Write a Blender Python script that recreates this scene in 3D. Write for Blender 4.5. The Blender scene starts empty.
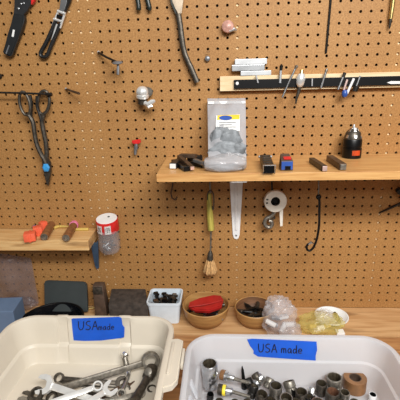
import bpy, bmesh, math, random
from mathutils import Vector, Matrix, noise
random.seed(7)
PI = math.pi
C = bpy.context.scene.collection
V = Vector
IN = 0.0254
BENCH = 0.91
Z0 = BENCH + 22.0*IN            # height of the reference hole of the pegboard grid
F = 394.13                      # focal length in pixels of a 400 px frame

# ------------------------------------------------------------------ camera
CW = V((-0.11625, -1.09211, 1.59804))
RGT = V((0.99823777, 0.05354972, -0.02556908))
DWN = V((-0.00869669, -0.29421281, -0.95570037))
FWD = V((-0.05870024, 0.95423857, -0.29322864))

def ray(x, y):
    return RGT*((x-200)/F) + DWN*((y-200)/F) + FWD
def W(x, y, d=0.0):             # point at distance d in front of the board
    r = ray(x, y); s = (-d-CW.y)/r.y
    return CW + r*s
def Z(x, y, z):                 # point at height z
    r = ray(x, y); s = (z-CW.z)/r.z
    return CW + r*s
def mpp(p):                     # metres per pixel at a point
    return (V(p)-CW).dot(FWD)/F

cam_d = bpy.data.cameras.new('camera')
cam = bpy.data.objects.new('camera', cam_d); C.objects.link(cam)
cam_d.sensor_fit = 'HORIZONTAL'; cam_d.sensor_width = 36.0; cam_d.lens = 36.0*F/400.0
cam_d.clip_start = 0.02
m = Matrix((RGT, -DWN, -FWD)).transposed().to_4x4(); m.translation = CW
cam.matrix_world = m
bpy.context.scene.camera = cam

# ------------------------------------------------------------------ materials
def lin(c):
    c /= 255.0
    return c/12.92 if c <= 0.04045 else ((c+0.055)/1.055)**2.4
def col(r, g, b): return (lin(r), lin(g), lin(b), 1.0)

def nodes_of(name):
    mt = bpy.data.materials.new(name); mt.use_nodes = True
    nt = mt.node_tree
    return mt, nt, nt.nodes['Principled BSDF']

def mat(name, rgb, rough=0.5, metal=0.0, var=0.12, scale=60.0, bump=0.0, rgb2=None, spec=0.5, stretch=None, clear=0.0):
    mt, nt, b = nodes_of(name)
    tc = nt.nodes.new('ShaderNodeTexCoord'); nz = nt.nodes.new('ShaderNodeTexNoise')
    mp = nt.nodes.new('ShaderNodeMapping')
    nt.links.new(tc.outputs['Object'], mp.inputs['Vector'])
    if stretch: mp.inputs['Scale'].default_value = stretch
    nt.links.new(mp.outputs['Vector'], nz.inputs['Vector'])
    nz.inputs['Scale'].default_value = scale; nz.inputs['Detail'].default_value = 5
    rp = nt.nodes.new('ShaderNodeValToRGB')
    c = col(*rgb)
    if rgb2: lo = col(*rgb2); hi = c
    else:
        lo = tuple(x*(1-var) for x in c[:3])+(1,); hi = tuple(min(1, x*(1+var)) for x in c[:3])+(1,)
    rp.color_ramp.elements[0].position = 0.35; rp.color_ramp.elements[1].position = 0.65
    rp.color_ramp.elements[0].color = lo; rp.color_ramp.elements[1].color = hi
    nt.links.new(nz.outputs['Fac'], rp.inputs['Fac'])
    nt.links.new(rp.outputs['Color'], b.inputs['Base Color'])
    b.inputs['Roughness'].default_value = rough; b.inputs['Metallic'].default_value = metal
    b.inputs['Specular IOR Level'].default_value = spec
    b.inputs['Coat Weight'].default_value = clear
    if bump:
        bp = nt.nodes.new('ShaderNodeBump'); bp.inputs['Strength'].default_value = bump
        bp.inputs['Distance'].default_value = 0.002
        nt.links.new(nz.outputs['Fac'], bp.inputs['Height']); nt.links.new(bp.outputs['Normal'], b.inputs['Normal'])
    return mt

def wood(name, rgb, rgb2, sc=9.0, stretch=(1, 14, 14), rough=0.55, knots=0.0, rgbk=(95, 60, 30)):
    mt, nt, b = nodes_of(name)
    tc = nt.nodes.new('ShaderNodeTexCoord'); mp = nt.nodes.new('ShaderNodeMapping')
    mp.inputs['Scale'].default_value = stretch
    nt.links.new(tc.outputs['Object'], mp.inputs['Vector'])
    n1 = nt.nodes.new('ShaderNodeTexNoise'); n1.inputs['Scale'].default_value = sc; n1.inputs['Detail'].default_value = 6
    n1.inputs['Distortion'].default_value = 0.6
    nt.links.new(mp.outputs['Vector'], n1.inputs['Vector'])
    rp = nt.nodes.new('ShaderNodeValToRGB')
    rp.color_ramp.elements[0].position = 0.32; rp.color_ramp.elements[0].color = col(*rgb2)
    rp.color_ramp.elements[1].position = 0.62; rp.color_ramp.elements[1].color = col(*rgb)
    nt.links.new(n1.outputs['Fac'], rp.inputs['Fac'])
    out = rp.outputs['Color']
    if knots:
        n2 = nt.nodes.new('ShaderNodeTexNoise'); n2.inputs['Scale'].default_value = 4.0; n2.inputs['Detail'].default_value = 3
        mp2 = nt.nodes.new('ShaderNodeMapping'); mp2.inputs['Scale'].default_value = (1.2, 7, 7)
        nt.links.new(tc.outputs['Object'], mp2.inputs['Vector']); nt.links.new(mp2.outputs['Vector'], n2.inputs['Vector'])
        r2 = nt.nodes.new('ShaderNodeValToRGB'); r2.color_ramp.elements[0].position = 0.60; r2.color_ramp.elements[1].position = 0.70
        r2.color_ramp.elements[0].color = (0, 0, 0, 1); r2.color_ramp.elements[1].color = (knots, knots, knots, 1)
        nt.links.new(n2.outputs['Fac'], r2.inputs['Fac'])
        mx = nt.nodes.new('ShaderNodeMixRGB'); mx.inputs['Color2'].default_value = col(*rgbk)
        nt.links.new(r2.outputs['Color'], mx.inputs['Fac']); nt.links.new(out, mx.inputs['Color1'])
        out = mx.outputs['Color']
    nt.links.new(out, b.inputs['Base Color'])
    b.inputs['Roughness'].default_value = rough
    bp = nt.nodes.new('ShaderNodeBump'); bp.inputs['Strength'].default_value = 0.15; bp.inputs['Distance'].default_value = 0.001
    nt.links.new(n1.outputs['Fac'], bp.inputs['Height']); nt.links.new(bp.outputs['Normal'], b.inputs['Normal'])
    return mt

def film(name, rgb, clear=0.6, rough=0.15, trans=0.0, scale=45.0, bump=0.6):     # plastic film and translucent plastic
    mt, nt, b = nodes_of(name)
    b.inputs['Base Color'].default_value = col(*rgb); b.inputs['Roughness'].default_value = rough
    b.inputs['Specular IOR Level'].default_value = 0.6
    tr = nt.nodes.new('ShaderNodeBsdfTransparent'); tl = nt.nodes.new('ShaderNodeBsdfTranslucent')
    tl.inputs['Color'].default_value = col(*rgb)
    m1 = nt.nodes.new('ShaderNodeMixShader'); m2 = nt.nodes.new('ShaderNodeMixShader')
    m1.inputs[0].default_value = trans; m2.inputs[0].default_value = clear
    nt.links.new(b.outputs[0], m1.inputs[1]); nt.links.new(tl.outputs[0], m1.inputs[2])
    nt.links.new(m1.outputs[0], m2.inputs[1]); nt.links.new(tr.outputs[0], m2.inputs[2])
    nt.links.new(m2.outputs[0], nt.nodes['Material Output'].inputs['Surface'])
    tc = nt.nodes.new('ShaderNodeTexCoord'); nz = nt.nodes.new('ShaderNodeTexNoise'); nz.inputs['Scale'].default_value = scale
    nz.inputs['Detail'].default_value = 3
    nt.links.new(tc.outputs['Object'], nz.inputs['Vector'])
    if bump:
        bp = nt.nodes.new('ShaderNodeBump'); bp.inputs['Strength'].default_value = bump; bp.inputs['Distance'].default_value = 0.004
        nt.links.new(nz.outputs['Fac'], bp.inputs['Height']); nt.links.new(bp.outputs['Normal'], b.inputs['Normal'])
    return mt

M = {}
def pegmat():
    mt, nt, b = nodes_of('hardboard')
    tc = nt.nodes.new('ShaderNodeTexCoord')
    n1 = nt.nodes.new('ShaderNodeTexNoise'); n1.inputs['Scale'].default_value = 260; n1.inputs['Detail'].default_value = 4
    n2 = nt.nodes.new('ShaderNodeTexNoise'); n2.inputs['Scale'].default_value = 5.0; n2.inputs['Detail'].default_value = 3
    for n in (n1, n2): nt.links.new(tc.outputs['Object'], n.inputs['Vector'])
    rp = nt.nodes.new('ShaderNodeValToRGB')
    rp.color_ramp.elements[0].position = 0.3; rp.color_ramp.elements[0].color = col(150, 106, 58)
    rp.color_ramp.elements[1].position = 0.7; rp.color_ramp.elements[1].color = col(188, 142, 88)
    nt.links.new(n1.outputs['Fac'], rp.inputs['Fac'])
    r2 = nt.nodes.new('ShaderNodeValToRGB')
    r2.color_ramp.elements[0].position = 0.35; r2.color_ramp.elements[0].color = (0.90, 0.86, 0.82, 1)
    r2.color_ramp.elements[1].position = 0.65; r2.color_ramp.elements[1].color = (1, 1, 1, 1)
    nt.links.new(n2.outputs['Fac'], r2.inputs['Fac'])
    mx = nt.nodes.new('ShaderNodeMixRGB'); mx.blend_type = 'MULTIPLY'; mx.inputs['Fac'].default_value = 1
    nt.links.new(rp.outputs['Color'], mx.inputs['Color1']); nt.links.new(r2.outputs['Color'], mx.inputs['Color2'])
    nt.links.new(mx.outputs['Color'], b.inputs['Base Color'])
    b.inputs['Roughness'].default_value = 0.55; b.inputs['Specular IOR Level'].default_value = 0.3
    return mt
M['peg'] = pegmat()
M['pine'] = wood('pine', (234, 210, 170), (216, 182, 134), rough=0.5)
M['shelf'] = wood('shelf_pine', (214, 168, 108), (186, 132, 76), rough=0.4)
M['stud'] = wood('knotty_pine', (226, 188, 132), (200, 150, 92), rough=0.5, knots=0.6, rgbk=(120, 78, 44))
M['bench'] = wood('bench_plank', (212, 172, 124), (184, 138, 90), sc=7, stretch=(1, 10, 10), rough=0.5, knots=0.55)
M['bench2'] = wood('worn_bench_plank', (192, 142, 92), (150, 102, 62), sc=7, stretch=(1, 10, 10), rough=0.5, knots=0.6)
M['fur'] = mat('furring', (240, 214, 170), 0.7)
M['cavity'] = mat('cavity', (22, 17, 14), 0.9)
M['blk'] = mat('black_rubber', (26, 28, 30), 0.45)
M['blkgreen'] = mat('green_black_grip', (34, 42, 38), 0.35)
M['blksat'] = mat('satin_black', (9, 9, 10), 0.35, spec=.3)
M['blkoxide'] = mat('black_oxide', (52, 50, 48), 0.35, 0.7, var=0.3)
M['grey'] = mat('grey_metal', (126, 128, 132), 0.4, 0.5, var=0.2)
M['bagsteel'] = mat('dull_grey_parts', (128, 132, 136), 0.6, 0.2, var=0.3, scale=60, bump=.6)
M['tanmetal'] = mat('worn_pale_metal', (176, 160, 140), 0.45, 0.4, var=.2)
M['bright'] = mat('bright_chrome', (236, 236, 234), 0.28, 0.55, var=0.06)
M['slate'] = mat('slate_plate', (48, 49, 52), 0.45, 0.4, var=0.2)
M['steel'] = mat('steel', (168, 170, 172), 0.35, 0.95, var=0.1)
M['ground'] = mat('ground_steel', (184, 186, 188), 0.45, 0.6, var=0.08)
M['chrome'] = mat('chrome', (240, 239, 236), 0.22, 1.0, var=0.05)
M['satin'] = mat('satin_chrome', (200, 202, 204), 0.28, 1.0, var=0.1)
M['tool'] = mat('used_tool_steel', (138, 132, 122), 0.42, 0.75, var=0.3, scale=120)
M['dtool'] = mat('dark_tool_steel', (88, 82, 74), 0.42, 0.75, var=0.3, scale=120)
M['rust'] = mat('brown_steel', (92, 74, 60), 0.45, 0.6, var=0.3, scale=90)
M['bore'] = mat('dark_bore', (58, 50, 36), 0.6, 0.3, var=0.35, scale=150)  # socket insides coloured darker and browner than the bodies
M['rbore'] = mat('rusty_bore', (96, 62, 42), 0.7, 0.2, var=0.3, scale=150)
M['brass'] = mat('brass', (206, 182, 120), 0.3, 0.9)
M['white'] = mat('white_paint', (232, 232, 232), 0.4, var=0.04)
M['paper'] = mat('white_paper', (236, 236, 234), 0.7, var=0.03)
M['red'] = mat('red_plastic', (206, 40, 40), 0.35)
M['redsleeve'] = mat('red_rubber', (168, 36, 32), 0.4, var=0.15, scale=30, bump=0.2)
M['coral'] = mat('coral_plastic', (238, 104, 70), 0.5, var=0.12)
M['copper'] = mat('brown_tube', (142, 96, 60), 0.45, 0.3, var=0.25, scale=90)
M['pink'] = mat('pink_band', (222, 120, 160), 0.5)
M['purple'] = mat('purple_scrap', (120, 90, 130), 0.5)
M['yellow'] = mat('yellow_band', (232, 208, 60), 0.4)
M['straw'] = mat('straw_stick', (204, 176, 92), 0.5)
M['olive'] = mat('olive_wrap', (172, 160, 74), 0.55, var=0.25, scale=200, stretch=(1, 1, 0.15))
M['bristle'] = mat('bristle', (198, 156, 104), 0.8, var=0.35, scale=500, stretch=(1, 1, 0.06), bump=0.5)
M['blue'] = mat('blue_paint', (50, 84, 160), 0.35)
M['bolt'] = mat('blue_bolt', (58, 150, 214), 0.3)
M['navy'] = mat('blue_metal', (74, 96, 122), 0.45, 0.2)
M['bluebox'] = mat('blue_grey_card', (104, 126, 156), 0.55, var=0.08, scale=18)
M['tape'] = mat('blue_tape', (14, 86, 200), 0.5, var=0.06, scale=30)
M['ink'] = mat('marker_ink', (10, 12, 40), 0.6, var=0.02)
M['orange'] = mat('orange_label', (238, 96, 44), 0.5)
M['gold'] = mat('yellow_header', (238, 196, 58), 0.5)
M['cream'] = mat('cream_plastic', (212, 203, 187), 0.4, var=0.03, scale=8)
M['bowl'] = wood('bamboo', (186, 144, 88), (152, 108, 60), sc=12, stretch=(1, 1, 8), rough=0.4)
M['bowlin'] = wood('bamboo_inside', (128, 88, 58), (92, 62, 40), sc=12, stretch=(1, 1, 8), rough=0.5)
M['stone'] = mat('dark_stone', (66, 58, 52), 0.85, var=0.35, scale=70, bump=0.8)
M['slab'] = mat('dark_panel', (50, 56, 56), 0.35, var=0.15, scale=14)
M['pan'] = mat('black_gloss', (12, 14, 18), 0.18, var=0.1)
M['dbrown'] = mat('dark_brown_leather', (82, 64, 52), 0.55, var=0.3, scale=60, bump=0.3)
M['cup'] = mat('white_cup', (214, 226, 236), 0.35, var=0.03)
M['plate'] = mat('white_plate', (236, 240, 240), 0.3, var=0.02)
M['marble'] = mat('mottled_pink', (188, 142, 128), 0.35, var=0.25, scale=120)
M['amber'] = mat('brown_tape', (128, 90, 56), 0.45, var=0.2, scale=60)
M['pinsteel'] = mat('pinkish_steel', (226, 196, 188), 0.35, 0.6)
M['tapewhite'] = mat('tape_white', (232, 226, 214), 0.5, var=0.05)
M['clearbag'] = film('clear_film', (226, 224, 228), 0.74, 0.12, 0.2)
M['zip'] = film('zip_film', (206, 206, 210), 0.36, 0.15, 0.2, scale=30)
M['yelbag'] = film('yellow_film', (240, 228, 140), 0.62, 0.18, 0.4)
M['mauve'] = film('mauve_film', (156, 144, 148), 0.72, 0.2, 0.3, scale=22)
M['bottle'] = film('clear_blister', (190, 186, 190), 0.72, 0.08, 0.1, bump=0.2)
M['bin'] = film('frosted_bin', (238, 241, 246), 0.38, 0.35, 0.35, scale=5, bump=0.0)

# ------------------------------------------------------------------ object helpers
def thing(name, label, cat, loc, group=None):
    o = bpy.data.objects.new(name, None); C.objects.link(o); o.location = loc
    o.empty_display_size = 0.02
    o['label'] = label; o['category'] = cat
    if group: o['group'] = group
    return o
def tag(o, label, cat, group=None):
    o['label'] = label; o['category'] = cat
    if group: o['group'] = group
    return o
def gloc(o):
    p = V(o.location)
    while o.parent: o = o.parent; p += V(o.location)
    return p
def obj(name, bm, mt, parent=None, smooth=True, label=None, origin=None, angle=0.7):
    bmesh.ops.recalc_face_normals(bm, faces=bm.faces[:])
    base = gloc(parent) if parent else V((0, 0, 0))
    if parent is None:
        if origin is None:
            xs = [v.co for v in bm.verts]
            origin = V(((min(c.x for c in xs)+max(c.x for c in xs))/2, (min(c.y for c in xs)+max(c.y for c in xs))/2, min(c.z for c in xs)))
        base = V(origin)
    bmesh.ops.translate(bm, verts=bm.verts[:], vec=-base)
    me = bpy.data.meshes.new(name)
    if smooth:
        for f in bm.faces: f.smooth = True
        for e in bm.edges:
            if len(e.link_faces) == 2 and e.calc_face_angle(0) > angle: e.smooth = False
    bm.to_mesh(me); bm.free()
    me.materials.append(M[mt] if isinstance(mt, str) else mt)
    o = bpy.data.objects.new(name, me); C.objects.link(o)
    if parent: o.parent = parent
    else: o.location = base
    if label: o['label'] = label
    return o
def structure(name, bm, mt, smooth=False):
    o = obj(name, bm, mt, None, smooth, origin=V((0, 0, 0))); o['kind'] = 'structure'
    return o
NB = bmesh.new

def frame(a, up=None):
    a = V(a).normalized()
    up = V(up) if up else (V((0, 0, 1)) if abs(a.z) < 0.9 else V((1, 0, 0)))
    u = a.cross(up)
    if u.length < 1e-6: u = a.cross(V((1, 0.3, 0)))
    u.normalize(); w = u.cross(a).normalized()
    return u, w, a          # u,w span the cross-section
def tube(bm, pts, r, seg=10, flat=1.0, up=None, closed=False):
    pts = [V(p) for p in pts]; n = len(pts)
    rs = r if isinstance(r, (list, tuple)) else [r]*n
    rings = []; pu = None
    for i, p in enumerate(pts):
        if closed: t = pts[(i+1) % n]-pts[i-1]
        else: t = pts[min(i+1, n-1)]-pts[max(i-1, 0)]
        t.normalize()
        if pu is None: u, w, _ = frame(t, up)
        else:
            u = pu - t*pu.dot(t); u.normalize(); w = u.cross(t).normalized()
        pu = u
        rings.append([bm.verts.new(p + u*(math.cos(k*2*PI/seg)*rs[i]) + w*(math.sin(k*2*PI/seg)*rs[i]*flat)) for k in range(seg)])
    m_ = n if closed else n-1
    for i in range(m_):
        a, b = rings[i], rings[(i+1) % n]
        for k in range(seg): bm.faces.new((a[k], a[(k+1) % seg], b[(k+1) % seg], b[k]))
    if not closed:
        bm.faces.new(rings[0][::-1]); bm.faces.new(rings[-1])
    return bm
def lathe(bm, prof, o, a=(0, 0, 1), seg=24, cap0=True, cap1=True, sx=1.0, sy=1.0, up=None, fn=None):
    u, w, a = frame(a, up); o = V(o); rings = []
    for (r, h) in prof:
        ring = []
        for k in range(seg):
            t = k*2*PI/seg
            rr = r*(fn(t, h) if fn else 1.0)
            ring.append(bm.verts.new(o + u*(math.cos(t)*rr*sx) + w*(math.sin(t)*rr*sy) + a*h))
        rings.append(ring)
    for i in range(len(rings)-1):
        p, q = rings[i], rings[i+1]
        for k in range(seg): bm.faces.new((p[k], p[(k+1) % seg], q[(k+1) % seg], q[k]))
    if cap0: bm.faces.new(rings[0][::-1])
    if cap1: bm.faces.new(rings[-1])
    return bm
def hexa(bm, c, bev=0.0):       # eight corners: bottom four, top four
    v = [bm.verts.new(p) for p in c]
    fs = [bm.faces.new([v[i] for i in f]) for f in ((0, 3, 2, 1), (4, 5, 6, 7), (0, 1, 5, 4), (1, 2, 6, 5), (2, 3, 7, 6), (3, 0, 4, 7))]
    if bev:
        es = list({e for f in fs for e in f.edges})
        bmesh.ops.bevel(bm, geom=es, offset=bev, segments=2, affect='EDGES', profile=0.6)
    return bm
def box(bm, lo, hi, bev=0.0):
    (a, b, c), (d, e, f) = lo, hi
    return hexa(bm, [(a, b, c), (d, b, c), (d, e, c), (a, e, c), (a, b, f), (d, b, f), (d, e, f), (a, e, f)], bev)
def obox(bm, p, q, w, h, n=(0, 0, 1), bev=0.0, w2=None):          # bar from p to q, width w across, height h along n
    p, q = V(p), V(q); a = (q-p).normalized(); n = V(n); n = (n-a*n.dot(a)).normalized(); s = a.cross(n)
    w2 = w if w2 is None else w2
    return hexa(bm, [p-s*w/2-n*h/2, p+s*w/2-n*h/2, q+s*w2/2-n*h/2, q-s*w2/2-n*h/2,
                     p-s*w/2+n*h/2, p+s*w/2+n*h/2, q+s*w2/2+n*h/2, q-s*w2/2+n*h/2], bev)
def prism(bm, poly, ext, bev=0.0):
    lo = [bm.verts.new(V(p)) for p in poly]; hi = [bm.verts.new(V(p)+V(ext)) for p in poly]; n = len(poly)
    fs = [bm.faces.new(lo), bm.faces.new(hi[::-1])]
    for i in range(n): fs.append(bm.faces.new((lo[i], hi[i], hi[(i+1) % n], lo[(i+1) % n])))
    if bev:
        es = [e for e in fs[0].edges]+[e for e in fs[1].edges]
        bmesh.ops.bevel(bm, geom=es, offset=bev, segments=2, affect='EDGES')
    return bm
def wallflat(bm, px, d, th, bev=0.0):     # a flat tool hung on the board: outline, front at d+th, thickness th
    return prism(bm, [W(x, y, d+th) for x, y in px], (0, th, 0), bev)
def rod(bm, px, d, r, seg=8, **k):        # bent rod hung at distance d; r in pixels
    pts = [W(p[0], p[1], p[2] if len(p) > 2 else d) for p in px]
    rr = [x*mpp(pts[0]) for x in r] if isinstance(r, (list, tuple)) else r*mpp(pts[0])
    return tube(bm, pts, rr, seg, **k)
def smoothpath(pts, n=4):
    pts = [V(p) for p in pts]; out = []
    for i in range(len(pts)-1):
        p0 = pts[max(i-1, 0)]; p1 = pts[i]; p2 = pts[i+1]; p3 = pts[min(i+2, len(pts)-1)]
        for k in range(n):
            t = k/n
            out.append(0.5*((2*p1)+(p2-p0)*t+(2*p0-5*p1+4*p2-p3)*t*t+(3*p1-p0-3*p2+p3)*t**3))
    out.append(pts[-1]); return out
def spath(px, d, n=4): return smoothpath([W(p[0], p[1], p[2] if len(p) > 2 else d) for p in px], n)
def ball(bm, c, r, sub=3, amp=0.0, freq=1.0, seed=0.0, flatten=None):
    rr = r if isinstance(r, (list, tuple)) else (r, r, r)
    g = bmesh.ops.create_icosphere(bm, subdivisions=sub, radius=1.0)
    for v in g['verts']:
        n = v.co.copy(); k = 1.0
        if amp:
            k += amp*noise.noise(n*freq+V((seed, seed*1.7, -seed))) + amp*0.6*abs(noise.noise(n*freq*2.3+V((seed, 3, seed)))) 
        p = V((n.x*rr[0]*k, n.y*rr[1]*k, n.z*rr[2]*k))
        if flatten is not None and p.z < -flatten: p.z = -flatten
        v.co = p + V(c)
    return bm

# ------------------------------------------------------------------ setting: pegboard wall
ix0, ix1, iy0, iy1 = -42, 30, -24, 21
bm = NB(); rh = 0.146*IN; hs = IN/2
for iy in range(iy0, iy1+1):
    for ix in range(ix0, ix1+1):
        cx, cz = ix*IN, Z0-iy*IN
        so = [(1, 0), (1, 1), (0, 1), (-1, 1), (-1, 0), (-1, -1), (0, -1), (1, -1)]
        o_ = [bm.verts.new((cx+a*hs, 0, cz+b*hs)) for a, b in so]
        i_ = [bm.verts.new((cx+math.cos(k*PI/4)*rh, 0, cz+math.sin(k*PI/4)*rh)) for k in range(8)]
        j_ = [bm.verts.new((cx+math.cos(k*PI/4)*rh, 0.0045, cz+math.sin(k*PI/4)*rh)) for k in range(8)]
        for k in range(8):
            l = (k+1) % 8
            bm.faces.new((o_[k], o_[l], i_[l], i_[k])); bm.faces.new((i_[k], i_[l], j_[l], j_[k]))
xa, xb = (ix0-.5)*IN, (ix1+.5)*IN
zt, zb = Z0-(iy0-.5)*IN, Z0-(iy1+.5)*IN
bm.faces.new([bm.verts.new(p) for p in ((xa, 0, zb), (xb, 0, zb), (xb, 0, BENCH), (xa, 0, BENCH))])
structure('wall_back', bm, 'peg')
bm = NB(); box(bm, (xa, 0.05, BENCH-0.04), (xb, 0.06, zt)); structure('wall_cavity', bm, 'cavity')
for i, (ic, w) in enumerate(((-19, 3.5), (-3, 1.5), (13, 1.5))):
    bm = NB(); box(bm, ((ic-w/2)*IN, 0.0048, BENCH), ((ic+w/2)*IN, 0.049, zt)); structure('trim_%d' % (i+1), bm, 'fur')

# workbench
wb = thing('workbench', 'pale plank workbench top along the foot of the pegboard wall', 'workbench', V((-0.1, -0.4, BENCH-0.04)))
for k, (ya, yb, mt, dz) in enumerate(((-0.0005, -0.1405, 'bench', 0), (-0.1435, -0.2835, 'bench2', -.003), (-0.2865, -0.4265, 'bench2', 0), (-0.4295, -0.5695, 'bench', 0), (-0.5725, -0.7125, 'bench2', 0), (-0.7155, -0.8555, 'bench', 0))):
    bm = NB(); box(bm, (xa, yb, BENCH-0.038), (xb, ya, BENCH+dz), 0.0015); obj('plank', bm, mt, wb, False)

# ------------------------------------------------------------------ shelves
ST = 1.3905
p = Z(157, 173.6, ST)
bm = NB(); hexa(bm, [(-0.270, -0.212, ST-.019), (0.62, -0.212, ST-.019), (0.62, -0.001, ST-.019), (-0.2735, -0.001, ST-.019),
                     (-0.270, -0.212, ST), (0.62, -0.212, ST), (0.62, -0.001, ST), (-0.2735, -0.001, ST)], 0.001)
tag(obj('shelf_board', bm, 'shelf', None, False), 'long wooden shelf on a white bracket holding the plastic zip bag', 'shelf')
LT = 1.1775
pf = Z(88, 240.6, LT); pb0 = W(97, 229.5, .001); lb_ = W(88, 250.6, -pf.y).z
bm = NB(); hexa(bm, [(-1.02, pf.y, lb_), (pf.x, pf.y, lb_), (pb0.x, -.001, lb_), (-1.02, -.001, lb_), (-1.02, pf.y, LT), (pf.x, pf.y, LT), (pb0.x, -.001, LT), (-1.02, -.001, LT)], .0015)
tag(obj('shelf_board', bm, 'stud', None, False), 'short knotty pine shelf at left carrying orange and brown tubes', 'shelf')
# white bracket under the long shelf
bx = W(236, 182, 0.0).x
r_ = thing('shelf_bracket', 'white tapered metal bracket under the long wooden shelf', 'bracket', V((bx, 0, W(236, 238, .01).z)))
zlo = W(236, 236, 0.006).z; zs = ST-0.0195
d0 = .0045
bm = NB(); prism(bm, [V((W(228.8, 163, d0).x, -d0, zs)), V((W(243.6, 163, d0).x, -d0, zs)), W(242.8, 183, d0), W(239.6, 235, d0), W(238.4, 238.4, d0), W(236.2, 239.4, d0), W(234, 238.4, d0), W(232.8, 235, d0), W(229.8, 183, d0)], (0, d0-.0005, 0), .0008); wl = obj('wall_leg', bm, 'white', r_)
bm = NB(); obox(bm, W(236.2, 168, .006), W(236.2, 230, .006), .011, .004, (0, -1, 0), .0015, w2=.006); obj('pressed_rib', bm, 'white', wl)
bm = NB(); box(bm, (bx-.018, -0.208, zs-.003), (bx+.018, -0.004, zs)); obj('shelf_arm', bm, 'white', r_, False)
bm = NB(); lathe(bm, [(0.003, 0), (0.003, .002), (.001, .003)], W(236.2, 235.2, .0045), (0, -1, 0), 10); obj('screw', bm, 'steel', r_)
# blue-grey bracket under short shelf
q = W(96, 245, 0.0)
r_ = thing('shelf_bracket', 'blue-grey metal bracket under the right end of the knotty shelf', 'bracket', V((q.x-.02, 0, W(97, 269, 0).z)))
bm = NB(); prism(bm, [W(92, 243, .05)+V((-.005, 0, 0)), W(98, 243, .05), W(98.5, 267, .012), W(97, 269.5, .01), W(95, 266, .012)], (0, 0.004, 0)); obj('strut', bm, 'navy', r_, False)
bm = NB(); prism(bm, [W(93.5, 246, .004), W(98, 240, .004), W(99, 268, .004), W(96, 268, .004)], (0, 0.0035, 0)); obj('wall_leg', bm, 'navy', r_, False)

# ------------------------------------------------------------------ tools hung on the board
# riveted black-handled tool, upper left
r_ = thing('folding_tool', 'black-handled tool with riveted grey head hanging at far upper left', 'tool', W(14, 30, 0.012))
bm = NB(); wallflat(bm, [(13.2, 13), (23.6, 15), (24, 20), (21.5, 28), (11.6, 55), (9.5, 56.5), (3.2, 53.5), (2.4, 51.5), (7.6, 35)], 0.006, 0.018, 0.003)
obj('handle', bm, 'blk', r_)
bm = NB(); wallflat(bm, [(14, -16), (30, -16), (30.6, 4), (27, 10.5), (22.5, 16), (13.4, 14.2), (14.5, 4)], 0.010, 0.010, 0.001); hd = obj('head_plate', bm, 'slate', r_)
for x, y, s in ((18.3, 8.7, 1.3), (21, 4, 1.0), (23.7, 3.3, 1.0)):
    bm = NB(); lathe(bm, [(s*.0026, 0), (s*.0026, .001), (s*.0015, .0018)], W(x, y, .0198), (0, -1, 0), 12); obj('rivet', bm, 'steel', hd)
bm = NB(); wallflat(bm, [(30.2, -16), (36, -16), (33.8, 1), (31, 4.5)], 0.008, 0.012, 0.001); obj('red_handle', bm, 'red', r_, label='red handle stub behind the grey head')
bm = NB(); wallflat(bm, [(12.9, 29.5), (14.8, 30), (13.6, 37), (11.6, 36.4)], 0.0238, 0.0008); obj('white_mark', bm, 'paper', r_)
bm = NB(); wallflat(bm, [(8.5, 45), (9.6, 45.4), (6.6, 54), (5.4, 53.4)], 0.0238, 0.0006); obj('grip_line', bm, 'grey', r_)

# wire-frame plier with looped black grip
r_ = thing('locking_plier', 'chrome plier with a long looped black grip hanging at upper left', 'plier', W(54, 30, 0.01))
bm = NB(); tube(bm, spath([(56, 20), (52, 30), (46, 43), (41, 52), (41.3, 56), (44.5, 57), (47.5, 55), (51.5, 45), (56.5, 34), (60.5, 24)], .012, 4), 0.0062, 10, flat=.8); obj('grip', bm, 'blk', r_)
bm = NB(); rod(bm, [(52.5, 26), (58.5, 11)], .014, 1.2); rod(bm, [(60, 28), (65, 13)], .014, 1.2); rod(bm, [(57.5, 11), (65.5, 14)], .016, 1.5); rod(bm, [(53.5, 19), (62, 21.5)], .016, 1.3)
rod(bm, [(57, 24), (52, 40)], .012, 1.0); obj('frame', bm, 'bright', r_)
bm = NB(); wallflat(bm, [(57, 14), (62.5, 16), (61, 19), (56, 17.4)], .012, .006, .001); obj('pivot_block', bm, 'blksat', r_)
bm = NB(); wallflat(bm, [(60.6, -12), (67.5, -12), (66.6, 3), (63.5, 12), (58.5, 10.5), (61, 3)], .008, .01, .0015); obj('jaw', bm, 'satin', r_)
bm = NB(); wallflat(bm, [(67.5, -12), (72, -12), (70.5, 1), (65.5, 12), (63.8, 11), (66.8, 3)], .006, .01, .0015); obj('jaw', bm, 'blkoxide', r_)

# plier handles at top
r_ = thing('plier', 'dark green pliers whose two handle tips poke in at the top edge', 'plier', W(144, -10, .012))
bm = NB(); tube(bm, spath([(141, -42), (138, -24), (137, -8), (138.6, 6), (138.8, 10.8)], .014), [.005]*8+[.0062]*7+[.005, .003], 12); obj('handle', bm, 'blkgreen', r_)
bm = NB(); tube(bm, spath([(140, -42), (143.5, -24), (145.6, -8), (148.6, 4), (150, 10.8)], .014), [.005]*8+[.0062]*7+[.005, .003], 12); obj('handle', bm, 'blkgreen', r_)
bm = NB(); wallflat(bm, [(136, -62), (144, -62), (146, -44), (142, -38), (138, -38), (134, -44)], .01, .008, .001); obj('jaw', bm, 'tool', r_)
bm = NB(); rod(bm, [(140, -40, 0), (140, -40, .024)], 0, 1.4); obj('peg', bm, 'grey', r_)

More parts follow.
